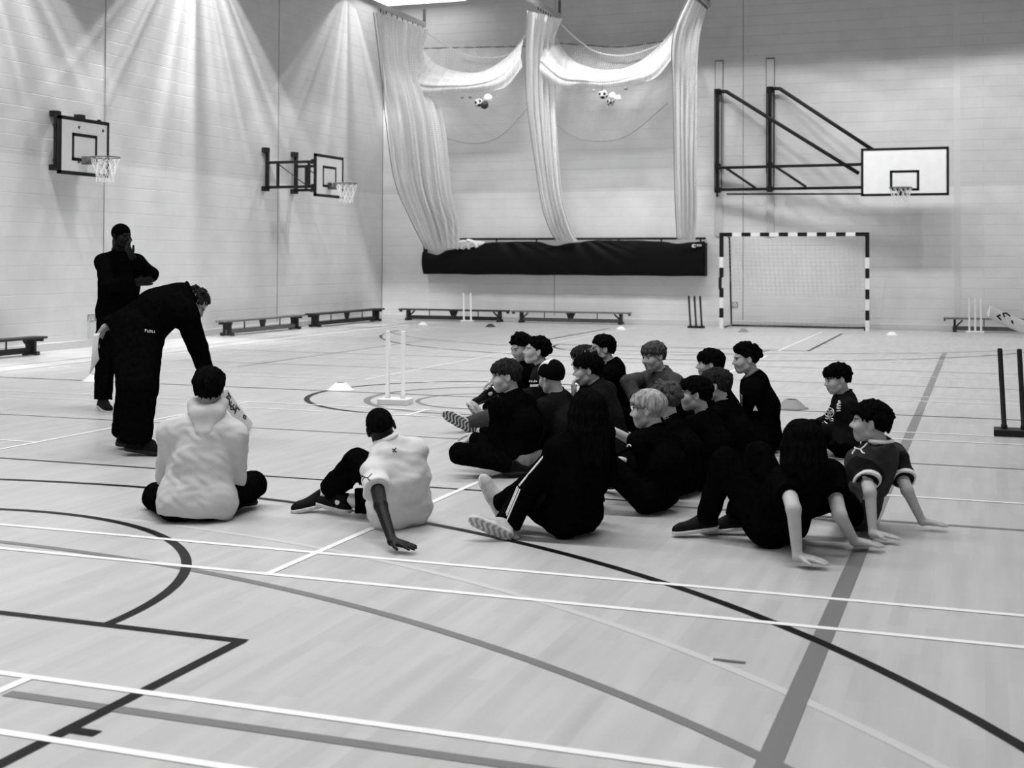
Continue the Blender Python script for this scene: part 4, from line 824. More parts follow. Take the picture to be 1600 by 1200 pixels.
 'holder': dict(P=[1.087,9.992,0.907], N=[1.047,9.967,1.417], HR=[1.079,10.094,0.907], HL=[1.096,9.89,0.907], SR=[1.025,10.171,1.365], SL=[1.059,9.767,1.348], EL=[0.934,9.81,1.036], WL=[0.79,9.88,0.8], KL=[0.973,9.847,0.506], AL=[0.967,9.825,0.09], ER=[1.154,10.234,1.095], WR=[1.032,10.239,0.868], KR=[1.083,9.968,0.505], AR=[1.121,9.974,0.09], H=[1.006,9.949,1.576], hdL=[-0.9,-0.38,0.212], hnL=[-0.217,0.026,-0.976], tdL=[-0.941,-0.339,0.0], tdR=[-0.992,-0.127,0.0], hf=[-0.985,-0.17,0.0], hu=[0.0,0.0,1.0], F=[-0.993,-0.08,-0.082], Fh=[-0.996,-0.084,0.0], S=1.72),
}
# ---------------------------------------------------------------- people
def head_frame(J):
    f = unit(J['hf']); u = unit(J['hu']); u = unit(u - f * (u @ f)); r = np.cross(f, u)
    return np.stack([r, f, u])            # rows: right, forward, up
def build_person(key, name, label, st):
    J = {k: (np.array(v) if isinstance(v, list) else v) for k, v in POSE[key].items()}
    S = J['S']; k = S / 1.55; bulk = st.get('bulk', 1.0); ad = st.get('adult', False)
    vox = st.get('vox', .0046)
    P, N, H = J['P'], J['N'], J['H']; F = unit(J['F']); Fh = unit(J['Fh'])
    up = unit(N - P); Rs = unit(J['SR'] - J['SL']); Rh = unit(J['HR'] - J['HL'])
    L = np.linalg.norm(N - P); want = .275 * S
    arch = np.sqrt(max(want ** 2 - L ** 2, 0)) * .5; arch = min(max(arch, .015), .07) * st.get('arch', 1)
    Fm = unit(F + Fh); Fm = unit(Fm - up * (Fm @ up))
    M = P + (N - P) * .52 - Fm * arch; Rm = unit(Rs + Rh)
    Nb = N - up * .03 * S
    def torso(e, kk=.06, low=0):
        g = Grp(kk); w = bulk * k
        g.cone(J['HL'] + Rh * .02 * w, J['HR'] - Rh * .02 * w, .085 * w + e + low)
        for s in (-1, 1):
            p0 = P + Rh * s * .062 * w; p1 = M + Rm * s * .062 * w + Fm * .02; p2 = Nb - up * .07 * k + Rs * s * .07 * w - F * .0
            g.chain([p0, p1, p2], [.086 * w + e + low, .082 * w + e + low * .4, .074 * w + e])
        g.cone(P + Fm * .03 * bulk, M + Fm * .05 * bulk, .075 * w + e, .075 * w + e)
        sl, sr = J['SL'], J['SR']
        g.cone(sl, sr, .046 * w + e, .046 * w + e)
        for q in (sl, sr): g.cone(N + up * .005, q, .040 * k + e, .042 * w + e)
        g.cone(Nb, M, .07 * w + e, .075 * w + e)
        return g
    def arm(s, e, r=(.042, .036, .035, .024), upto=1.0):
        a, b, c = J['S' + s], J['E' + s], J['W' + s]; g = Grp(.015)
        g.cone(a, b, r[0] * k * bulk + e, r[1] * k + e)
        if upto > 0: g.cone(b, b + (c - b) * upto, r[2] * k + e, (r[2] + (r[3] - r[2]) * upto) * k + e)
        return g
    def leg(s, e, r=(.070, .048, .046, .034), upto=1.0, flare=0):
        a, b, c = J['H' + s], J['K' + s], J['A' + s]; g = Grp(.02)
        g.cone(a, b, r[0] * k * bulk + e, r[1] * k + e)
        if upto > 0: g.cone(b, b + (c - b) * upto, r[2] * k + e, (r[2] + (r[3] - r[2]) * upto) * k + e + flare)
        return g
    # ---- head
    HF = head_frame(J); hs = (st.get('hs', .98)) * (.9 + .1 * k) * (1.06 if ad else 1.0)
    def hp(x, y, z): return H + HF.T @ (np.array([x, y, z]) * hs)
    def E(*r): return np.array(r) * hs
    hd = Grp(.02)
    hd.ell(hp(0, -.012, .030), E(.073, .092, .078), HF)
    hd.ell(hp(0, .028, -.035), E(.056, .060, .070), HF, .03)
    hd.cone(hp(0, .060, -.090), hp(0, .064, -.084), .017 * hs, k=.03)
    for s in (-1, 1):
        hd.cone(hp(s * .046, .0, -.058), hp(s * .02, .055, -.086), .020 * hs, .016 * hs, .025)
        hd.cone(hp(s * .040, .052, -.022), hp(s * .036, .06, -.03), .028 * hs, k=.02)
    hd.cone(hp(-.032, .076, .020), hp(.032, .076, .020), .011 * hs, k=.015)
    for s in (-1, 1):
        hd.ell(hp(s * .031, .100, .001), E(.017, .016, .011), HF, .012, sub=True)
        hd.cone(hp(s * .031, .0735, .001), hp(s * .030, .0735, .001), .0125 * hs, k=.004)
    hd.cone(hp(0, .083, .006), hp(0, .104, -.026), .0075 * hs, .0105 * hs, .010)
    for s in (-1, 1): hd.cone(hp(s * .011, .093, -.031), hp(s * .010, .09, -.031), .0085 * hs, k=.008)
    hd.cone(hp(-.017, .085, -.054), hp(.017, .085, -.054), .007 * hs, k=.006)
    hd.cone(hp(-.014, .084, -.066), hp(.014, .084, -.066), .0075 * hs, k=.006)
    hd.ell(hp(0, .098, -.060), E(.022, .010, .0022), HF, .003, sub=True)
    for s in (-1, 1):
        ear = np.stack([unit(HF[0] * 1 - HF[1] * .35 * s * s), unit(HF[1] + HF[0] * .35), HF[2]])
        hd.ell(hp(s * .076, -.010, -.004), E(.010, .018, .031), ear, .006)
        hd.ell(hp(s * .085, -.004, -.002), E(.007, .009, .017), ear, .005, sub=True)
    nk = Grp(.03); hb = hp(0, -.028, -.05)
    nk.cone(hb, N - up * .015, (.047 if not ad else .058) * k, (.050 if not ad else .062) * k)
    # ---- hands
    hands = []
    for s in 'LR':
        W = J['W' + s]; d = unit(J.get('hd' + s, W - J['E' + s])); n = J.get('hn' + s, V3(0, 0, -1) if abs(d[2]) < .8 else Fm)
        n = unit(n - d * (n @ d)); lat = np.cross(d, n) * (1 if s == 'L' else -1)      # towards the thumb
        flat = W[2] < .09 and 'hd' + s in J
        lat = -lat
        h = k * (1.08 if ad else 1.0); curl = .10 if flat else st.get('curl', .55); g = Grp(.007)
        def fl_(p):
            p = p.copy(); p[2] = max(p[2], .010); return p
        wr = W - n * .002
        for t in (-.020, .0, .020):
            g.cone(fl_(wr + lat * t * .6 * h), fl_(wr + d * .078 * h + lat * t * h * 1.15), .017 * h, .0125 * h, .018)
        spread = .17 if flat else .05
        for i, (ln, o) in enumerate(((.064, 1.5), (.071, .5), (.066, -.5), (.052, -1.5))):
            base = wr + d * (.080 - .004 * abs(o - .3)) * h + lat * o * .0175 * h
            dd = unit(d + lat * spread * o * .9); c1 = curl; q = base
            for j, fr in enumerate((.46, .30, .24)):
                ang = c1 * (.5 + .55 * j) * (1 + .12 * (i % 2))
                v = unit(dd * np.cos(ang) + n * np.sin(ang)); e = fl_(q + v * ln * fr * h)
                g.cone(fl_(q), e, (.0088 - .0008 * j) * h, (.0082 - .0009 * j) * h, .004); q = e
        tb = wr + d * .022 * h + lat * .020 * h; t1 = fl_(tb + unit(d * .75 + lat * .8 + n * .25) * .036 * h)
        t2 = fl_(t1 + unit(d + lat * .35 + n * .3) * .030 * h)
        g.cone(fl_(tb), t1, .0125 * h, .0098 * h, .010); g.cone(t1, t2, .0095 * h, .0080 * h, .005)
        hands.append(g)
    # ---- feet
    feet = {}
    for s in 'LR':
        A = J['A' + s]; td = unit(J.get('td' + s, Fh + V3(0, 0, -.05)))
        tn = J.get('tn' + s, unit(A - J['K' + s]) * -1 if abs(td[2]) > .6 else V3(0, 0, 1)); tn = unit(tn - td * (tn @ td))
        z0 = .060 * k * (1.12 if ad else 1)
        feet[s] = (A, td, tn, np.cross(td, tn), z0)
    B = Field(.012)
    B.add(torso(0)); B.add(nk, .03); B.add(hd, .02)
    for i, s in enumerate('LR'):
        B.add(arm(s, 0), .03); B.add(hands[i], .012); B.add(leg(s, 0), .03)
        A, td, tn, sd, z0 = feet[s]; g = Grp(.02)
        g.chain([A - tn * z0 * .1 - td * .01 * k, A - tn * z0 * .42 + td * .07 * k, A - tn * z0 * .5 + td * .12 * k], [.030 * k, .024 * k, .018 * k]); B.add(g, .02)
    vert, quads = net_mesh(B, vox)
    # skin tone pattern: brows, irises, lips
    q = (vert - H) @ HF.T / hs; tone = np.ones(len(vert)); fr = (q[:, 1] > .055) & (np.abs(q[:, 0]) < .06)
    ax = np.abs(q[:, 0])
    tone[fr & (np.hypot((ax - .031) / .019, (q[:, 2] - .0215 + (ax - .031) * .15) / .0055) < 1)] = .14
    tone[fr & (np.hypot((ax - .031) / .0125, (q[:, 2] - .001) / .006) < 1)] = 1.25
    tone[fr & (np.hypot((ax - .031) / .0075, (q[:, 2] - .001) / .0080) < 1)] = .08
    tone[fr & (np.hypot((ax - .031) / .0160, (q[:, 2] - .0090) / .0036) < 1)] = .2
    tone[fr & (np.hypot(q[:, 0] / .021, (q[:, 2] + .060) / .011) < 1)] = .58; tone[fr & (np.hypot(q[:, 0] / .020, (q[:, 2] + .060) / .003) < 1)] = .25
    base = V3(P[0], P[1], 0)
    body = quad_object(name, vert, quads, MAT[st.get('skin', 'skin')], None, tone, base)
    body['label'] = label; body['category'] = 'person'
    if st.get('group'): body['group'] = st['group']
    X = dict(J=J, S=S, k=k, HF=HF, hs=hs, hp=hp, E=E, P=P, N=N, M=M, F=F, Fh=Fh, Fm=Fm, up=up, Rs=Rs, Rh=Rh, Rm=Rm, Nb=Nb, feet=feet, body=body, base=base, vox=vox, H=H)
    def part(nm, f, mat, v=None, tone=None, parent=None, lab=None):
        ve, qu = net_mesh(f, v or vox)
        o = quad_object(nm, ve, qu, MAT[mat], parent or body, tone(ve) if tone else np.ones(len(ve)), base)
        if parent is not None: o.location = base - np.array(parent.location) - np.array(body.location) if False else (0, 0, 0)
        if lab: o['label'] = lab
        return o
    X['part'] = part
    # ---- trousers
    tr = st.get('trousers', {}); e = tr.get('loose', .012); up_t = tr.get('upto', .97)
    def tdisp(Q): return waves(Q, 38, .0035, len(key) + 3) + waves(Q, 80, .0015, 5)
    T = Field(.02, tdisp)
    pel = Grp(.05); w = bulk * k
    pel.cone(J['HL'] + Rh * .01 * w, J['HR'] - Rh * .01 * w, .088 * w + e)
    for s in (-1, 1): pel.cone(P + Rh * s * .06 * w, P + (M - P) * .30 + Rm * s * .06 * w, .087 * w + e * .7, .080 * w + e * .4)
    T.add(pel)
    for s in 'LR':
        g = leg(s, e, r=tr.get('r', (.088, .062, .058, .046)), upto=up_t, flare=tr.get('flare', 0))
        a = J['K' + s]; c = J['A' + s]; g.plane(a + (c - a) * up_t, c - a) if up_t > .3 else None
        if up_t <= .3: g.plane(J['K' + s] - unit(J['K' + s] - J['H' + s]) * .04, J['K' + s] - J['H' + s])
        T.add(g, .035)
    X['trousers'] = part(tr.get('name', 'trousers'), T, tr.get('mat', 'cloth_black'), None, tr.get('tone') and (lambda v: tr['tone'](v, X)))
    # ---- top
    tp = st.get('top', {}); e = tp.get('loose', .014); sl = tp.get('sleeve', .92); amp = tp.get('fold', .004)
    def cdisp(Q):
        z = (Q - P) @ up; o = waves(Q, tp.get('ff', 26), amp, len(name) * 3 + 1, tp.get('stretch', (1, 1, 1)))
        return o + waves(Q, 60, amp * .35, 9)
    C = Field(.02, cdisp); tg = torso(e, .06, tp.get('low', .012))
    hem = tp.get('hem', .10); hemp = P + (M - P) * hem * 0 + up * (-.11 * k + hem * k)
    tg.plane(hemp, -up)
    neck_c = N + up * .052 * k + F * .012
    tg.plane(N + up * .056 * k, unit(up + F * .40))
    C.add(tg)
    for s in 'LR':
        if sl > 0:
            g = arm(s, e, r=tp.get('r', (.047, .043, .042, .033)), upto=sl)
            g.plane(J['E' + s] + (J['W' + s] - J['E' + s]) * sl, J['W' + s] - J['E' + s])
        else:
            a, b = J['S' + s], J['E' + s]; g = Grp(.02); g.cone(a, b, .055 * k + e, .05 * k + e * 1.6); g.plane(a + (b - a) * (1 + sl), b - a)
        C.add(g, tp.get('ka', .028))
    top = part(tp.get('name', 'sweatshirt'), C, tp.get('mat', 'cloth_black'), None, tp.get('tone') and (lambda v: tp['tone'](v, X)))
    X['top'] = top
    if tp.get('hood'):
        g = Grp(.03)
        for i in range(17):
            a0 = np.pi * (-.25 + 1.5 * i / 16); a1 = np.pi * (-.25 + 1.5 * (i + 1) / 16)
            def rp(t):
                b = max(np.sin(t), 0); return N + up * (.062 - .055 * b) * k + Rs * np.cos(t) * .074 * k - F * (-.015 + .072 * np.sin(t)) * k
            g.cone(rp(a0), rp(a1), (.026 + .012 * max(np.sin(a0), 0)) * k, (.026 + .012 * max(np.sin(a1), 0)) * k)
        for q in (-1, 0, 1): g.cone(N - F * .055 * k + up * .01 * k + Rs * q * .05 * k, N - F * .092 * k - up * (.135 - .05 * abs(q)) * k + Rs * q * .030 * k, .040 * k, .022 * k)
        f = Field(.02, lambda Q: waves(Q, 34, .005, 21)); f.add(g); part('hood', f, tp.get('mat', 'cloth_black'), None, None)
    elif tp.get('collar', 1):
        g = Grp(.008); rr = .053 * k * (1.22 if ad else 1)
        for i in range(16):
            t0, t1 = 2 * np.pi * i / 16, 2 * np.pi * (i + 1) / 16
            def rp(t): return N + up * (.050 - .020 * np.sin(t)) * k + Rs * np.cos(t) * rr + F * (.010 * k + np.sin(t) * rr)
            g.cone(rp(t0), rp(t1), tp.get('cr', .011) * k)
        f = Field(.01); f.add(g); part('collar', f, tp.get('cmat', tp.get('mat', 'cloth_black')), min(vox, .005))
    # ---- shoes and socks
    sh = st.get('shoe', {})
    for s in 'LR':
        A, td, tn, sd, z0 = feet[s]; q = k * (1.1 if ad else 1.0) * sh.get('scale', 1.0)
        base_p = A - tn * z0
        def outline(g, e, z, kk):
            for o, r0, r1 in ((.006, .036, .040),):
                g.chain([base_p - td * .028 * q + tn * z, base_p + td * .06 * q + tn * z - sd * .002, base_p + td * .135 * q + tn * z], [.036 * q + e, .036 * q + e, .037 * q + e])
                g.cone(base_p + td * .06 * q + tn * z, base_p + td * .165 * q + tn * z, .03 * q + e, .026 * q + e)
        g = Grp(.02); zc = .026 * q
        outline(g, 0, zc, 0)
        g.cone(base_p - td * .02 * q + tn * .045 * q, base_p - td * .005 * q + tn * .085 * q, .034 * q, .037 * q)
        g.cone(base_p + td * .01 * q + tn * .07 * q, base_p + td * .10 * q + tn * .035 * q, .034 * q, .026 * q)
        g.plane(base_p + tn * .016 * q, -tn); g.plane(base_p + tn * .098 * q - td * .005, tn + td * .15)
        f = Field(.01); f.add(g); so = part('shoe', f, sh.get('mat', 'shoe_black'), min(vox, .005))
        g = Grp(.02); outline(g, .004 * q, .020 * q, 0); g.plane(base_p + tn * .024 * q, tn); g.plane(base_p + tn * .001, -tn)
        f = Field(.01); f.add(g)
        ve, qu = net_mesh(f, .0045)
        tn_ = None
        if sh.get('tread'):
            u_ = (ve - base_p) @ td; w_ = (ve - base_p) @ sd; b_ = (ve - base_p) @ tn
            tn_ = np.where((np.sin(u_ * 190 + 3 * np.sin(w_ * 60)) > .0) & (b_ < .006), sh['tread'], 1.0)
        o = quad_object('sole', ve, qu, MAT[sh.get('sole', 'sole_dark')], None, np.ones(len(ve)) if tn_ is None else tn_, base); o.parent = so; o.location = (0, 0, 0)
        # lace
        if sh.get('lace', 1):
            m = Tube()
            for i in range(4):
                p = base_p + td * (.045 + .017 * i) * q + tn * (.079 - .0095 * i) * q
                m.add([p - sd * .020 * q + tn * -.006, p + tn * .006, p + sd * .020 * q + tn * -.006], .0026 * q)
            lo = m.build('lace', MAT[sh.get('lacemat', 'shoe_black')], base=base); lo.parent = so; lo.location = (0, 0, 0)
        if sh.get('sock'):
            g = Grp(.01); a = J['A' + s]; b = J['K' + s]; u = unit(b - a); g.cone(a + u * .0, a + u * sh['sock'], .043 * k, .044 * k); g.plane(a + u * sh['sock'], u)
            f = Field(.01); f.add(g); part('sock', f, sh.get('sockmat', 'cloth_white'), .005)
    # ---- hair
    build_hair(X, st.get('hair', {}))
    if st.get('extra'): st['extra'](X)
    return X
def build_hair(X, hr):
    kind = hr.get('kind', 'short')
    if kind == 'none': return
    hp, E, HF, hs = X['hp'], X['E'], X['HF'], X['hs']; sd = hr.get('seed', 1); r = np.random.RandomState(sd)
    vol = hr.get('vol', .012); g = Grp(.012)
    g.ell(hp(0, -.014, .032), E(.073 + vol, .092 + vol, .079 + vol * 1.1), HF)
    fz, nz = hr.get('front', .062), hr.get('nape', -.055)
    p0, p1 = V3(0, .085, fz), V3(0, -.085, nz)
    side = hr.get('side', .0)
    n = unit(np.cross(V3(1, 0, 0), p1 - p0)); n = n if n[2] < 0 else -n
    g.plane(hp(*p0) + HF[2] * side * 0, HF.T @ n)
    g3 = Grp(.008)
    if kind in ('fringe', 'bowl', 'blond'):
        m = 15 if kind != 'bowl' else 19
        for i in range(m):
            a = (i / (m - 1) - .5) * hr.get('sweep', 2.3)
            x, y = np.sin(a) * .079, np.cos(a) * .092 - .004
            drop = hr.get('drop', .030) * (1 + .38 * r.randn() * .8) * (1 + .35 * abs(np.sin(a)))
            sw = .010 * hr.get('dir', 1) + .005 * r.randn()
            g3.cone(hp(x * .86, y * .84, .084), hp(x * 1.05, y * 1.05, .070 - drop * .45), .014 * hs, .011 * hs, .008)
            g3.cone(hp(x * 1.05, y * 1.05, .070 - drop * .45), hp(x * 1.05 + sw, y * 1.06, .068 - drop), .011 * hs, .0035 * hs, .006)
    if kind in ('fringe', 'bowl', 'short') and not hr.get('name') and vol > .006:
        for i in range(46):
            v = r.randn(3); v[2] = abs(v[2]) * .8 - .05; v = v / np.linalg.norm(v)
            if v[1] > .6 and v[2] < .5: continue
            p = V3(0, -.014, .032) + v * V3(.072 + vol, .091 + vol, .078 + vol); t = np.cross(v, V3(.5 + .4 * r.randn(), .3 * r.randn(), 1.)); t = t / np.linalg.norm(t)
            g3.cone(hp(*p), hp(*(p + v * .005 + t * .022 - V3(0, .004, .014))), .0095 * hs, .0035 * hs, .006)
        for i in range(13):      # ragged nape and sides
            a = PI + (i / 12 - .5) * 2.7; x, y = np.sin(a) * .076, np.cos(a) * .090 - .014; zz = hr.get('nape', -.055) * (.55 - .55 * np.cos(a) * .9) + .010
            g3.cone(hp(x, y, zz + .036), hp(x * .96 + .004 * r.randn(), y * .96, zz + .010 - .010 * r.rand()), .011 * hs, .0035 * hs, .006)
    if kind in ('blond', 'tuft'):
        for i in range(90):
            v = r.randn(3); v[2] = abs(v[2]) * .9; v = v / np.linalg.norm(v)
            if v[1] > .55 and v[2] < .45: continue
            p = V3(0, -.014, .032) + v * V3(.080, .100, .086); t = np.cross(v, V3(.6, .3, .4 * r.randn())); t = t / np.linalg.norm(t)
            q = p - V3(0, 0, .022) + t * .012 - V3(0, .012, 0)
            g.cone(hp(*(p)), hp(*(q + v * .004)), .0085 * hs, .004 * hs, .005)
    if kind == 'curly':
        for i in range(hr.get('n', 150)):
            v = r.randn(3); v /= np.linalg.norm(v)
            if v[2] < -.25 or (v[1] > .35 and v[2] < .42) or (v[2] < .1 and v[1] > -.1): continue
            p = V3(0, -.014, .034) + v * V3(.080, .098, .086) * (1 + .07 * r.rand())
            rr = hr.get('curl', .014) * (.7 + .6 * r.rand())
            g.cone(hp(*p), hp(*(p + r.randn(3) * .006)), rr * hs, k=.005)
    for s in (-1, 1):      # sideburns
        if kind not in ('long',): g.cone(hp(s * .071, .022, .03), hp(s * .070, .018, -.008), .008 * hs, .005 * hs, .01)
    # keep ears clear
    for s in (-1, 1): g.ell(hp(s * .088, -.004, -.008), E(.026, .020, .030), HF, .010, sub=True) if kind != 'long' and not hr.get('covers') else None
    g2 = None
    if kind == 'long':
        g2 = Grp(.012)
        up, F = X['up'], X['F']
        ln = hr.get('len', .34); w = hr.get('width', .085)
        dn = unit(V3(0, 0, -1) * .9 - up * .6)
        for i in range(26):
            a = (i / 25 - .5) * hr.get('wrap', 3.9); x, y = np.sin(a) * .083, -np.cos(a) * .098 - .008
            a0 = hp(x * .82, y * .82 - .004, .055); a1 = hp(x, y, -.015)
            a2 = hp(x * 1.06, y * 1.02, -.09) ; tip = a2 + dn * (ln - .15 + .02 * r.randn()) - F * .03 + X['Rs'] * (np.sin(a) * (w - .085) + .006 * r.randn())
            if abs(a) > 1.3: tip = tip + F * .02
            g2.chain([a0, a1, a2, tip], [.020 * hs, .021 * hs, .022 * hs, .010 * hs], .012)
        g2.cone(hp(0, -.065, -.02), hp(0, -.055, -.13), .05 * hs, .05 * hs)
    st = hr.get('strand', .0026); fq = hr.get('fq', 26)
    H = X['H']
    def disp(Q):
        q = (Q - H) @ HF.T / hs; c = q - V3(0, -.045, .10)
        ang = np.arctan2(c[:, 0], c[:, 1]); rad = np.sqrt((c * c).sum(1))
        fade = np.clip((np.hypot(c[:, 0], c[:, 1]) - .012) / .06, 0, 1)
        return fade * st * np.sin(ang * fq + 14 * rad + 2.2 * np.sin(rad * 45 + sd)) + fade * st * .8 * np.sin(ang * fq * .45 + 20 * rad + sd)
    f = Field(.01, disp); f.add(g)
    if g2: f.add(g2, .015)
    if g3.pr:
        for s in (-1, 1):
            if not hr.get('covers'): g3.ell(hp(s * .088, -.002, -.010), E(.028, .022, .032), HF, .006, sub=True)
        f.add(g3, .008)
    X['hair'] = X['part'](hr.get('name', 'hair'), f, hr.get('mat', 'hair_dark'), min(X['vox'], .0042), (lambda v: hr['tone'](v, X)) if hr.get('tone') else None, lab=hr.get('label'))

# ---------------------------------------------------------------- printed marks, stripes and other small parts
def cast(o, target, away=.9):
    """nearest point of o's surface seen from the hall's camera side, in world space"""
    t = Vector(target); d = (t - camo.location).normalized(); base = Vector(o.location)
    q = o
    base = Vector((0, 0, 0))
    while q is not None: base += q.location; q = q.parent
    a = t - d * away - base
    ok, loc, nrm, i = o.ray_cast(a, d)
    return (loc + base, nrm) if ok else (None, None)
def mark(X, o, target, lines, r=.004, m='white_paint', name='print', scale=1.0, tilt=0):
    """lines of a printed mark, laid on the surface of o around target"""
    b = Tube(); ca, sa = math.cos(tilt), math.sin(tilt)
    for ln in lines:
        pts = []
        for u, v in ln:
            u, v = u * scale, v * scale; u, v = u * ca - v * sa, u * sa + v * ca
            p, n = cast(o, Vector(target) + RIGHT * u + UPV * v)
            if p is not None: pts.append(p + n * r * .35)
        if len(pts) > 1: b.add(pts, r)
    if b.v:
        x = b.build(name, MAT[m], base=X['base']); x.parent = X['body']; x.location = (0, 0, 0); return x
def seg(p, n=7):
    out = []
    for i in range(len(p) - 1): out += [(lerp(p[i][0], p[i + 1][0], t / n), lerp(p[i][1], p[i + 1][1], t / n)) for t in range(n)]
    return out + [p[-1]]
def ringpts(cx, cy, r, a0=0, a1=360, n=16): return [(cx + r * math.cos(math.radians(lerp(a0, a1, i / n))), cy + r * math.sin(math.radians(lerp(a0, a1, i / n)))) for i in range(n + 1)]
LEAP = [seg([(-.045, .018), (-.03, .012), (-.015, .0), (.01, -.004), (.03, .012), (.045, .03)]), seg([(-.015, .0), (-.03, -.018), (-.035, -.03)]), seg([(.01, -.004), (.02, -.022), (.032, -.026)]), seg([(-.03, .012), (-.045, .002)])]
def limb_stripe(X, a, b, side, off, r, wdt, m='white_paint', name='stripe'):
    a, b = np.array(a), np.array(b); u = unit(b - a); s = unit(side - u * (side @ u)); t = np.cross(u, s)
    pts = []
    for i in range(13):
        f = i / 12; rr = lerp(r[0], r[1], f); d = unit(s + t * off / rr); pts.append(a + (b - a) * f + d * rr)
    x = Tube(); x.add(pts, wdt); o = x.build(name, MAT[m], base=X['base']); o.parent = X['body']; o.location = (0, 0, 0); return o
def cdir(r, u, a): return unit(np.array(RIGHT) * r + np.array((0, 0, 1.)) * u + np.array(FWD) * a)
# ---------------------------------------------------------------- who is there
LEAN = dict(fold=.005)
def ex_polo(X):
    mark(X, X['top'], (-3.009, 6.485, 0.448), [seg([(-.012, .006), (0, .0), (.010, .010)]), seg([(-.008, -.01), (.002, -.004), (.012, -.012)]), seg([(0, .0), (.002, -.004)])], .0028, 'black_paint', 'print')
    mark(X, X['top'], (-3.061, 6.256, 0.332), LEAP, .0030, 'black_paint', 'print', .6)
def ex_girl(X):
    J, k = X['J'], X['k']
    a, b, c = J['SL'], J['EL'], J['WL']; s = cdir(-.75, .35, -.5)
    limb_stripe(X, a + unit(X['N'] - a) * .05, b, s, 0, (.074 * k, .067 * k), .0055); 
    for o in (-.016, 0, .016): limb_stripe(X, b, b + (c - b) * .88, s, o, (.063 * k, .054 * k), .0038)
def ex_leaner(X):
    mark(X, X['top'], (-0.631, 7.235, 0.479), LEAP, .0045, 'white_paint', 'print', 1.0)
    mark(X, X['top'], (-0.759, 7.511, 0.29), [ringpts(-.01, .018, .016, 20, 250), ringpts(-.01, -.014, .016, -160, 90), seg([(.02, .03), (.02, -.03)]), seg([(-.03, -.05), (.01, -.045)])], .0045, 'white_paint', 'print')
def ex_soccer(X):
    J, k = X['J'], X['k']
    for o in (-.020, 0, .020): limb_stripe(X, J['HL'] + (J['KL'] - J['HL']) * .35, J['KL'], cdir(-.1, .35, -.9), o, (.088 * k, .074 * k), .0045)
    mark(X, X['top'], (-1.022, 10.072, 0.383), [seg([(-.012, .03), (.014, .034)]), seg([(-.012, .012), (.014, .016)]), seg([(-.014, -.006), (.012, -.002)]), seg([(-.016, -.024), (.010, -.020)]), ringpts(.002, .046, .006, 0, 360, 8), seg([(-.014, .022), (.0, .026)]), seg([(-.016, .002), (-.004, .006)])], .0042)
    mark(X, X['top'], (-1.101, 10.151, 0.328), [ringpts(0, .008, .036), ringpts(-.012, .016, .012), ringpts(.014, .012, .010), ringpts(.0, -.010, .010), seg([(-.03, -.034), (-.02, -.046), (-.008, -.036), (.004, -.046), (.016, -.036), (.03, -.044)]), seg([(-.03, -.058), (.03, -.056)])], .0045)
def ex_stripe(X):
    J, k = X['J'], X['k']
    for o in (-.018, .018): limb_stripe(X, J['HL'] + (J['KL'] - J['HL']) * .3, J['HL'] + (J['KL'] - J['HL']) * .72, cdir(-.1, .75, -.65), o, (.094 * k, .086 * k), .007)
    mark(X, X['top'], (-1.645, 10.061, 0.349), [seg([(-.012, -.012), (0, .024)]), seg([(0, .024), (.016, -.014)]), seg([(0, -.012), (.002, .01)])], .005)
    mark(X, X['top'], (-1.763, 10.124, 0.406), [seg([(-.006, .05), (.0, -.05)]), seg([(.006, .04), (.010, -.05)])], .006, 'plastic_grey')
def ex_blond(X): mark(X, X['top'], (-1.939, 7.403, 0.399), [ringpts(0, 0, .012, 10, 170), seg([(-.012, 0), (-.006, .004)])], .0035)
def ex_black(X):
    pass
def ex_up(X): mark(X, X['top'], (-3.401, 9.958, 0.495), [seg([(-.045, -.02), (.045, -.016)]), seg([(-.045, -.028), (.045, -.024)]), seg([(-.030, .006), (-.022, .016)]), seg([(-.012, .010), (-.004, .012)]), seg([(.008, .006), (.018, .018)]), seg([(.024, .012), (.032, .010)])], .006)
def ex_bender(X):
    t = X['trousers']
    mark(X, t, (-5.93, 8.4, 0.932), [seg([(-.035, .012), (-.035, -.008)]), seg([(-.035, .012), (-.026, .008), (-.035, .002)]), seg([(-.018, .008), (-.016, -.010), (-.008, -.012)]), ringpts(.002, -.002, .008), seg([(.018, .004), (.018, -.014), (.026, -.012)]), seg([(.034, .0), (.036, -.016)])], .0022, 'plastic_white')
def ex_kneeler(X):
    g = Grp(.03); P, F, k = X['P'], X['Fh'], X['k']; r = X['Rh']
    c = P - F * .10 * k
    g.cone(c - r * .10 * k + V3(0, 0, -.03), c + r * .10 * k + V3(0, 0, -.03), .075 * k, .075 * k); g.plane(c + V3(0, 0, .02), V3(0, 0, 1)); g.plane(V3(c[0], c[1], .02), V3(0, 0, -1))
    f = Field(.01, lambda Q: waves(Q, 50, .006, 4, (1, 1, .4))); f.add(g); X['part']('shirt_tail', f, 'cloth_midgrey', .005)
    g = Grp(.02)
def headband(X):
    hp, HF, hs = X['hp'], X['HF'], X['hs']; g = Grp(.01); g.ell(hp(0, -.014, .032), X['E'](.090, .109, .096), HF)
    n = HF.T @ unit(V3(0, .28, 1)); g.plane(hp(0, 0, .082), n); g.plane(hp(0, 0, .036), -n)
    f = Field(.01); f.add(g)
    def tone(v):
        q = (v - X['H']) @ HF.T; a = np.arctan2(q[:, 0], q[:, 1]); return np.where(np.sin(a * 26 + 2 * np.sin(q[:, 2] * 160)) * np.sin(q[:, 2] * 190 + 2 * a) > -.05, 60., 1.)
    X['part']('headband', f, 'cloth_pattern', .0045, tone, lab='patterned headband')
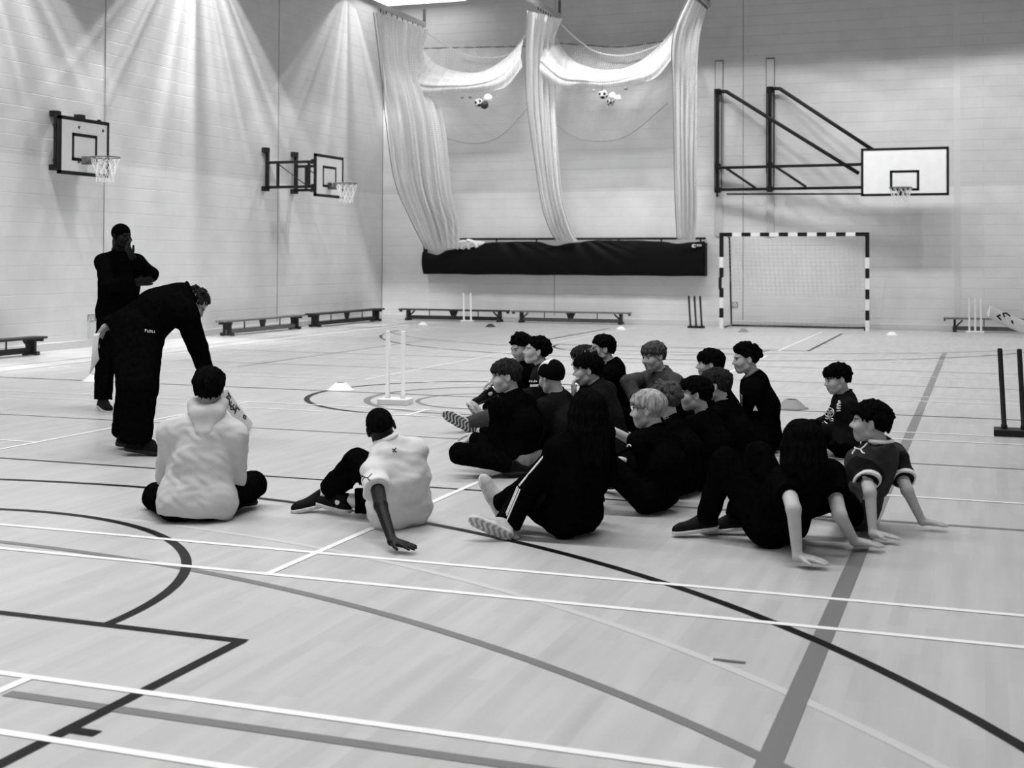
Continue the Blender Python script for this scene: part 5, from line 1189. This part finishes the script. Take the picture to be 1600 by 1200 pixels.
def cap_tone(v, X):
    q = (v - X['H']) @ X['HF'].T / X['hs']; d = q - V3(0, -.014, .032)
    t = np.where((np.abs(d[:, 0] + .015) < .052) & (d[:, 1] > -.045) & (d[:, 2] > .02), 150., 1.)
    return np.where(((np.hypot((d[:, 1] - .082) / .012, (d[:, 0] + .02) / .02) < 1) & (d[:, 2] > .025)), 1., t)
def leaner_tone(v, X):
    t = np.full(len(v), 1.0); d = (v - X['P']) @ X['Rh']; f = (v - X['P']) @ X['F']
    J = X['J']
    sd = np.minimum(*[np.linalg.norm(v - (J['S' + s] * .6 + J['E' + s] * .4), axis=1) for s in 'LR'])
    t = np.where(sd < .105, .25, t)
    for q in 'LR':
        a, b = J['S' + q], J['E' + q]; u = b - a; w = (v - a) @ u / (u @ u); r = np.linalg.norm(v - a - w[:, None] * u, axis=1)
        t = np.where((w > .62) & (w < .78) & (r < .13) & ((w < .685) | (r > .062)), 24., t)
    t = np.where((np.abs(d) > .085) & (f > -.01) & (f < .085) & (v[:, 2] < .30), 5.5, t)
    return t
HB = dict(kind='fringe')
DARK = dict(mat='cloth_black')
CAST = [
 ('coach', 'person standing in black with a beanie, hand at chin, by the wall', dict(adult=True, bulk=1.0, skin='skin_dark', hair=dict(kind='short', vol=.008, front=.035, nape=-.05, name='beanie', mat='cloth_black', strand=.0), top=dict(loose=.022, hem=-.02, collar=1), trousers=dict(loose=.016, r=(.082, .068, .066, .058)), shoe=dict(sole='sole_plain', mat='shoe_black', lacemat='white_paint'), curl=.75)),
 ('bender', 'person in black bending over, one hand on a cricket bat and paper in the other', dict(adult=True, bulk=1.22, skin='skin_tan', hair=dict(kind='curly', mat='hair_brown', n=200, curl=.007, vol=.002), top=dict(loose=.03, hem=-.03, hood=0), trousers=dict(loose=.02, r=(.13, .115, .112, .085)), curl=.8, extra=ex_bender)),
 ('hoodie', 'person sitting cross-legged in a pale hooded sweatshirt, back to us', dict(skin='skin_tan', top=dict(mat='cloth_hoodie', hood=1, loose=.018, fold=.009, ff=17, hem=.025, low=.022, stretch=(1.4, 1.4, .8)), hair=dict(kind='fringe', seed=2, vol=.018, nape=-.07), trousers=dict(r=(.086, .068, .064, .054)), shoe=dict(sole='sole_dark'))),
 ('polo', 'person in a white polo shirt sitting and leaning back on one hand', dict(skin='skin_dark', top=dict(mat='cloth_polo', sleeve=-.46, loose=.018, fold=.007, ff=26, hem=-.01, low=.014, stretch=(.6, 1.2, 1.5), cr=.015), hair=dict(kind='short', vol=.003, front=.07, nape=-.03, strand=.001), trousers=dict(upto=.80, r=(.088, .072, .066, .058)), shoe=dict(sole='sole_plain', sock=.10, scale=1.08), extra=ex_polo)),
 ('girl', 'person with long dark hair and a white-striped track top sleeve, sitting back to us', dict(hair=dict(kind='long', len=.30, width=.075), top=dict(loose=.016), shoe=dict(mat='shoe_light', sole='sole_light', tread=.45), extra=ex_girl)),
 ('blond', 'person with short blond hair in a black T-shirt sitting behind the long-haired sitter', dict(top=dict(sleeve=-.45), hair=dict(kind='blond', mat='hair_blond', seed=5, vol=.017, drop=.03, nape=-.06), extra=ex_blond)),
 ('curlyblond', 'person with tousled fair curls, mostly hidden behind the blond sitter', dict(hair=dict(kind='curly', mat='hair_mid', seed=7, n=220))),
 ('profileboy', 'person with short dark hair in profile right behind the tousled fair curls', dict(hair=dict(kind='fringe', mat='hair_dark', seed=8, vol=.016))),
 ('backboy', 'person in black with brown hair, ear showing, between the bowl-haired and dark-haired sitters', dict(hair=dict(kind='fringe', mat='hair_brown', seed=9, vol=.016))),
 ('bowlboy', 'person with a black bowl haircut, face half hidden behind another head', dict(hair=dict(kind='bowl', seed=10, vol=.018, front=.05, drop=.04, nape=-.06))),
 ('stripeboy', 'person in a black top with pale neckline and white-striped trousers, wavy dark hair', dict(hair=dict(kind='curly', seed=11, n=150, curl=.018), top=dict(loose=.03, cmat='cloth_midgrey', hem=-.02), extra=ex_stripe)),
 ('soccer', 'small person in a dark football shirt with white badges sitting apart on the floor', dict(hair=dict(kind='bowl', seed=12, drop=.034, front=.05, vol=.016), top=dict(mat='cloth_charcoal'), shoe=dict(sole='sole_plain'), extra=ex_soccer)),
 ('blackhair', 'person with long black hair and black T-shirt leaning back on both bare arms', dict(hair=dict(kind='long', len=.20, width=.085, wrap=4.6, seed=13), top=dict(sleeve=-.42, loose=.02), shoe=dict(sole='sole_plain'), extra=ex_black)),
 ('leaner', 'person in a grey football shirt with white sleeve bands leaning back on both hands', dict(hair=dict(kind='fringe', mat='hair_dark', seed=14, vol=.017, nape=-.06), top=dict(mat='cloth_tint', sleeve=-.30, loose=.018, tone=leaner_tone, cmat='cloth_white', fold=.006), extra=ex_leaner)),
 ('greysweater', 'person in a dark grey sweater facing us with light brown fringe', dict(hair=dict(kind='fringe', mat='hair_mid', seed=15, vol=.017, drop=.036), top=dict(mat='cloth_grey', loose=.022))),
 ('blackjacket', 'person with short black hair and black jacket sitting behind the headband wearer', dict(hair=dict(kind='short', seed=16, vol=.016, front=.055), top=dict(loose=.026))),
 ('bandana', 'person wearing a patterned headband, half hidden behind the sitter with hand at mouth', dict(hair=dict(kind='fringe', mat='hair_brown', seed=17), extra=headband)),
 ('mouthhand', 'person in a dark sweater with a hand at the mouth, in profile', dict(hair=dict(kind='fringe', seed=18, vol=.017), top=dict(mat='cloth_charcoal', loose=.022), curl=.9)),
 ('capboy', 'person wearing a black cap with a white panel, seen from behind', dict(hair=dict(kind='short', vol=.019, front=.045, nape=-.045, name='cap', mat='cloth_pattern', strand=0, tone=cap_tone, covers=1, label='black cap with a white panel'), top=dict(mat='cloth_charcoal'))),
 ('curlyup', 'person with dark curls, raised chin and a patterned running shoe sole', dict(hair=dict(kind='curly', seed=20, n=170, curl=.016), top=dict(mat='cloth_charcoal', loose=.024), trousers=dict(mat='cloth_grey'), shoe=dict(mat='shoe_light', sole='sole_light', tread=.04, scale=1.22), extra=ex_up)),
 ('curlydown', 'person with dark curls looking down, farthest back, white socks and black shoes', dict(hair=dict(kind='curly', seed=21, n=170, curl=.017), shoe=dict(sock=.12, scale=1.05), trousers=dict(upto=.72))),
 ('kneeler', 'person in black with grey shirt tail sitting at the front left of the group', dict(hair=dict(kind='fringe', mat='hair_brown', seed=22, vol=.016, nape=-.06), top=dict(loose=.024), extra=ex_kneeler)),
 ('holder', 'person in black at the very edge of the picture holding out a cricket bat', dict(adult=True, vox=.008, bulk=1.1, hair=dict(kind='short', seed=23), curl=1.0)),
]
mat('cloth_tint', .03, .9, .1, tone=True, noise=(30, .85, 1.15))
for key, label, st in CAST:
    build_person(key, 'person', label, st)
# ---------------------------------------------------------------- things held
def bat(top, toe, n, label, w=.108, lg=None):
    a, b = Vector(top), Vector(toe); d = (b - a); L = d.length; d.normalize(); n = Vector(n); n = (n - d * n.dot(d)).normalized(); s = d.cross(n)
    t = empty('cricket_bat', b, label, 'cricket bat', 'cricket bats')
    h = MB(); h.tube([a + d * L * x for x in (0, .02, .2, .36)], [.017, .0165, .0165, .016], 12); h.build('grip', MAT['plastic_dark'], t, True)
    m = MB(); rows = []; N = 26
    for i in range(N + 1):
        f = i / N; x = lerp(.32, 1.0, f) * L; hw = w / 2 * (min(1, .35 + f * 7) if f < .1 else 1) * (1 if f < .93 else (1 - ((f - .93) / .07) ** 2 * .12)); bow = .018 * (f * 2 - 1) ** 2
        th = lerp(.016, .034, min(f * 1.6, 1)) * (1 if f < .85 else lerp(1, .55, (f - .85) / .15)); c = a + d * x + n * bow
        e = .011
        prof = [(-hw, -e * .2), (-hw, e), (-hw * .6, e + .004), (0, e + .006), (hw * .6, e + .004), (hw, e), (hw, -e * .2), (hw * .45, -th * .8), (0, -th - .008), (-hw * .45, -th * .8)]
        rows.append([c + s * u + n * v for u, v in prof])
    i0 = len(m.v)
    for r in rows: m.v += [tuple(p) for p in r]
    k = 10
    for i in range(N):
        for j in range(k): m.f.append((i0 + i * k + j, i0 + i * k + (j + 1) % k, i0 + (i + 1) * k + (j + 1) % k, i0 + (i + 1) * k + j)); m.mi.append(0)
    m.f.append(tuple(range(i0 + N * k, i0 + N * k + k))); m.mi.append(0); m.f.append(tuple(reversed(range(i0, i0 + k)))); m.mi.append(0)
    bl = m.build('blade', MAT['willow'], t); 
    def P(u, v, f): bow = .018 * (f * 2 - 1) ** 2; return a + d * lerp(.32, 1, f) * L + s * u + n * (bow + .0175 - .005 * abs(u) / (w / 2))
    g = MB()
    if lg:
        for ln in lg:
            g.tube([P(u, 0, f) for f, u in ln], .007, 6)
        g.build('sticker', MAT['black_paint'], t)
    return t
bat((-5.905, 9.13, .56), (-5.985, 9.90, .022), (.9, -.4, .1), 'cricket bat held toe down on the floor beside the pale sweatshirt', lg=[[(.10, .035), (.16, -.02), (.20, .035)], [(.12, -.035), (.25, -.03)], [(.26, .035), (.30, -.01), (.36, .03), (.40, -.02)], [(.38, .035), (.48, .0), (.45, -.035)], [(.52, .03), (.50, -.03), (.58, -.03)], [(.14, .01), (.22, -.01), (.30, .02), (.40, .005), (.50, .01)], [(.72, -.03), (.78, -.04), (.80, -.02), (.74, -.015), (.72, -.03)]])
PAPER = MB(); rows = []
for i in range(13):
    v = i / 12; rows.append([Vector((-6.445, 8.484, .90)).lerp(Vector((-6.44, 8.49, .70)), v) + Vector((-.115, -.04, -.02)) * (.25 + .75 * v) * u * (1 - .2 * v) + Vector((.02 * math.sin(3 * v) * u, -.03 * math.sin(2.6 * v + u), -.11 * u * v)) for u in [j / 8 for j in range(9)]])
PAPER.grid(rows)
tag(PAPER.build('paper_sheet', MAT['plastic_white'], None, True, base=(-6.47, 8.48, .8), solid=.0015), 'white sheet of paper hanging from the bending person\'s hand', 'paper')
bat((.735, 9.85, .825), (.022, 9.583, 1.127), (-.12, -.72, .68), 'cricket bat pointing into the picture above the pale wicket at its edge', lg=[[(.72, .035), (.78, .045), (.82, .03), (.80, .0)], [(.86, -.0), (.90, -.02), (.84, -.035)], [(.70, .0), (.68, -.02)]])
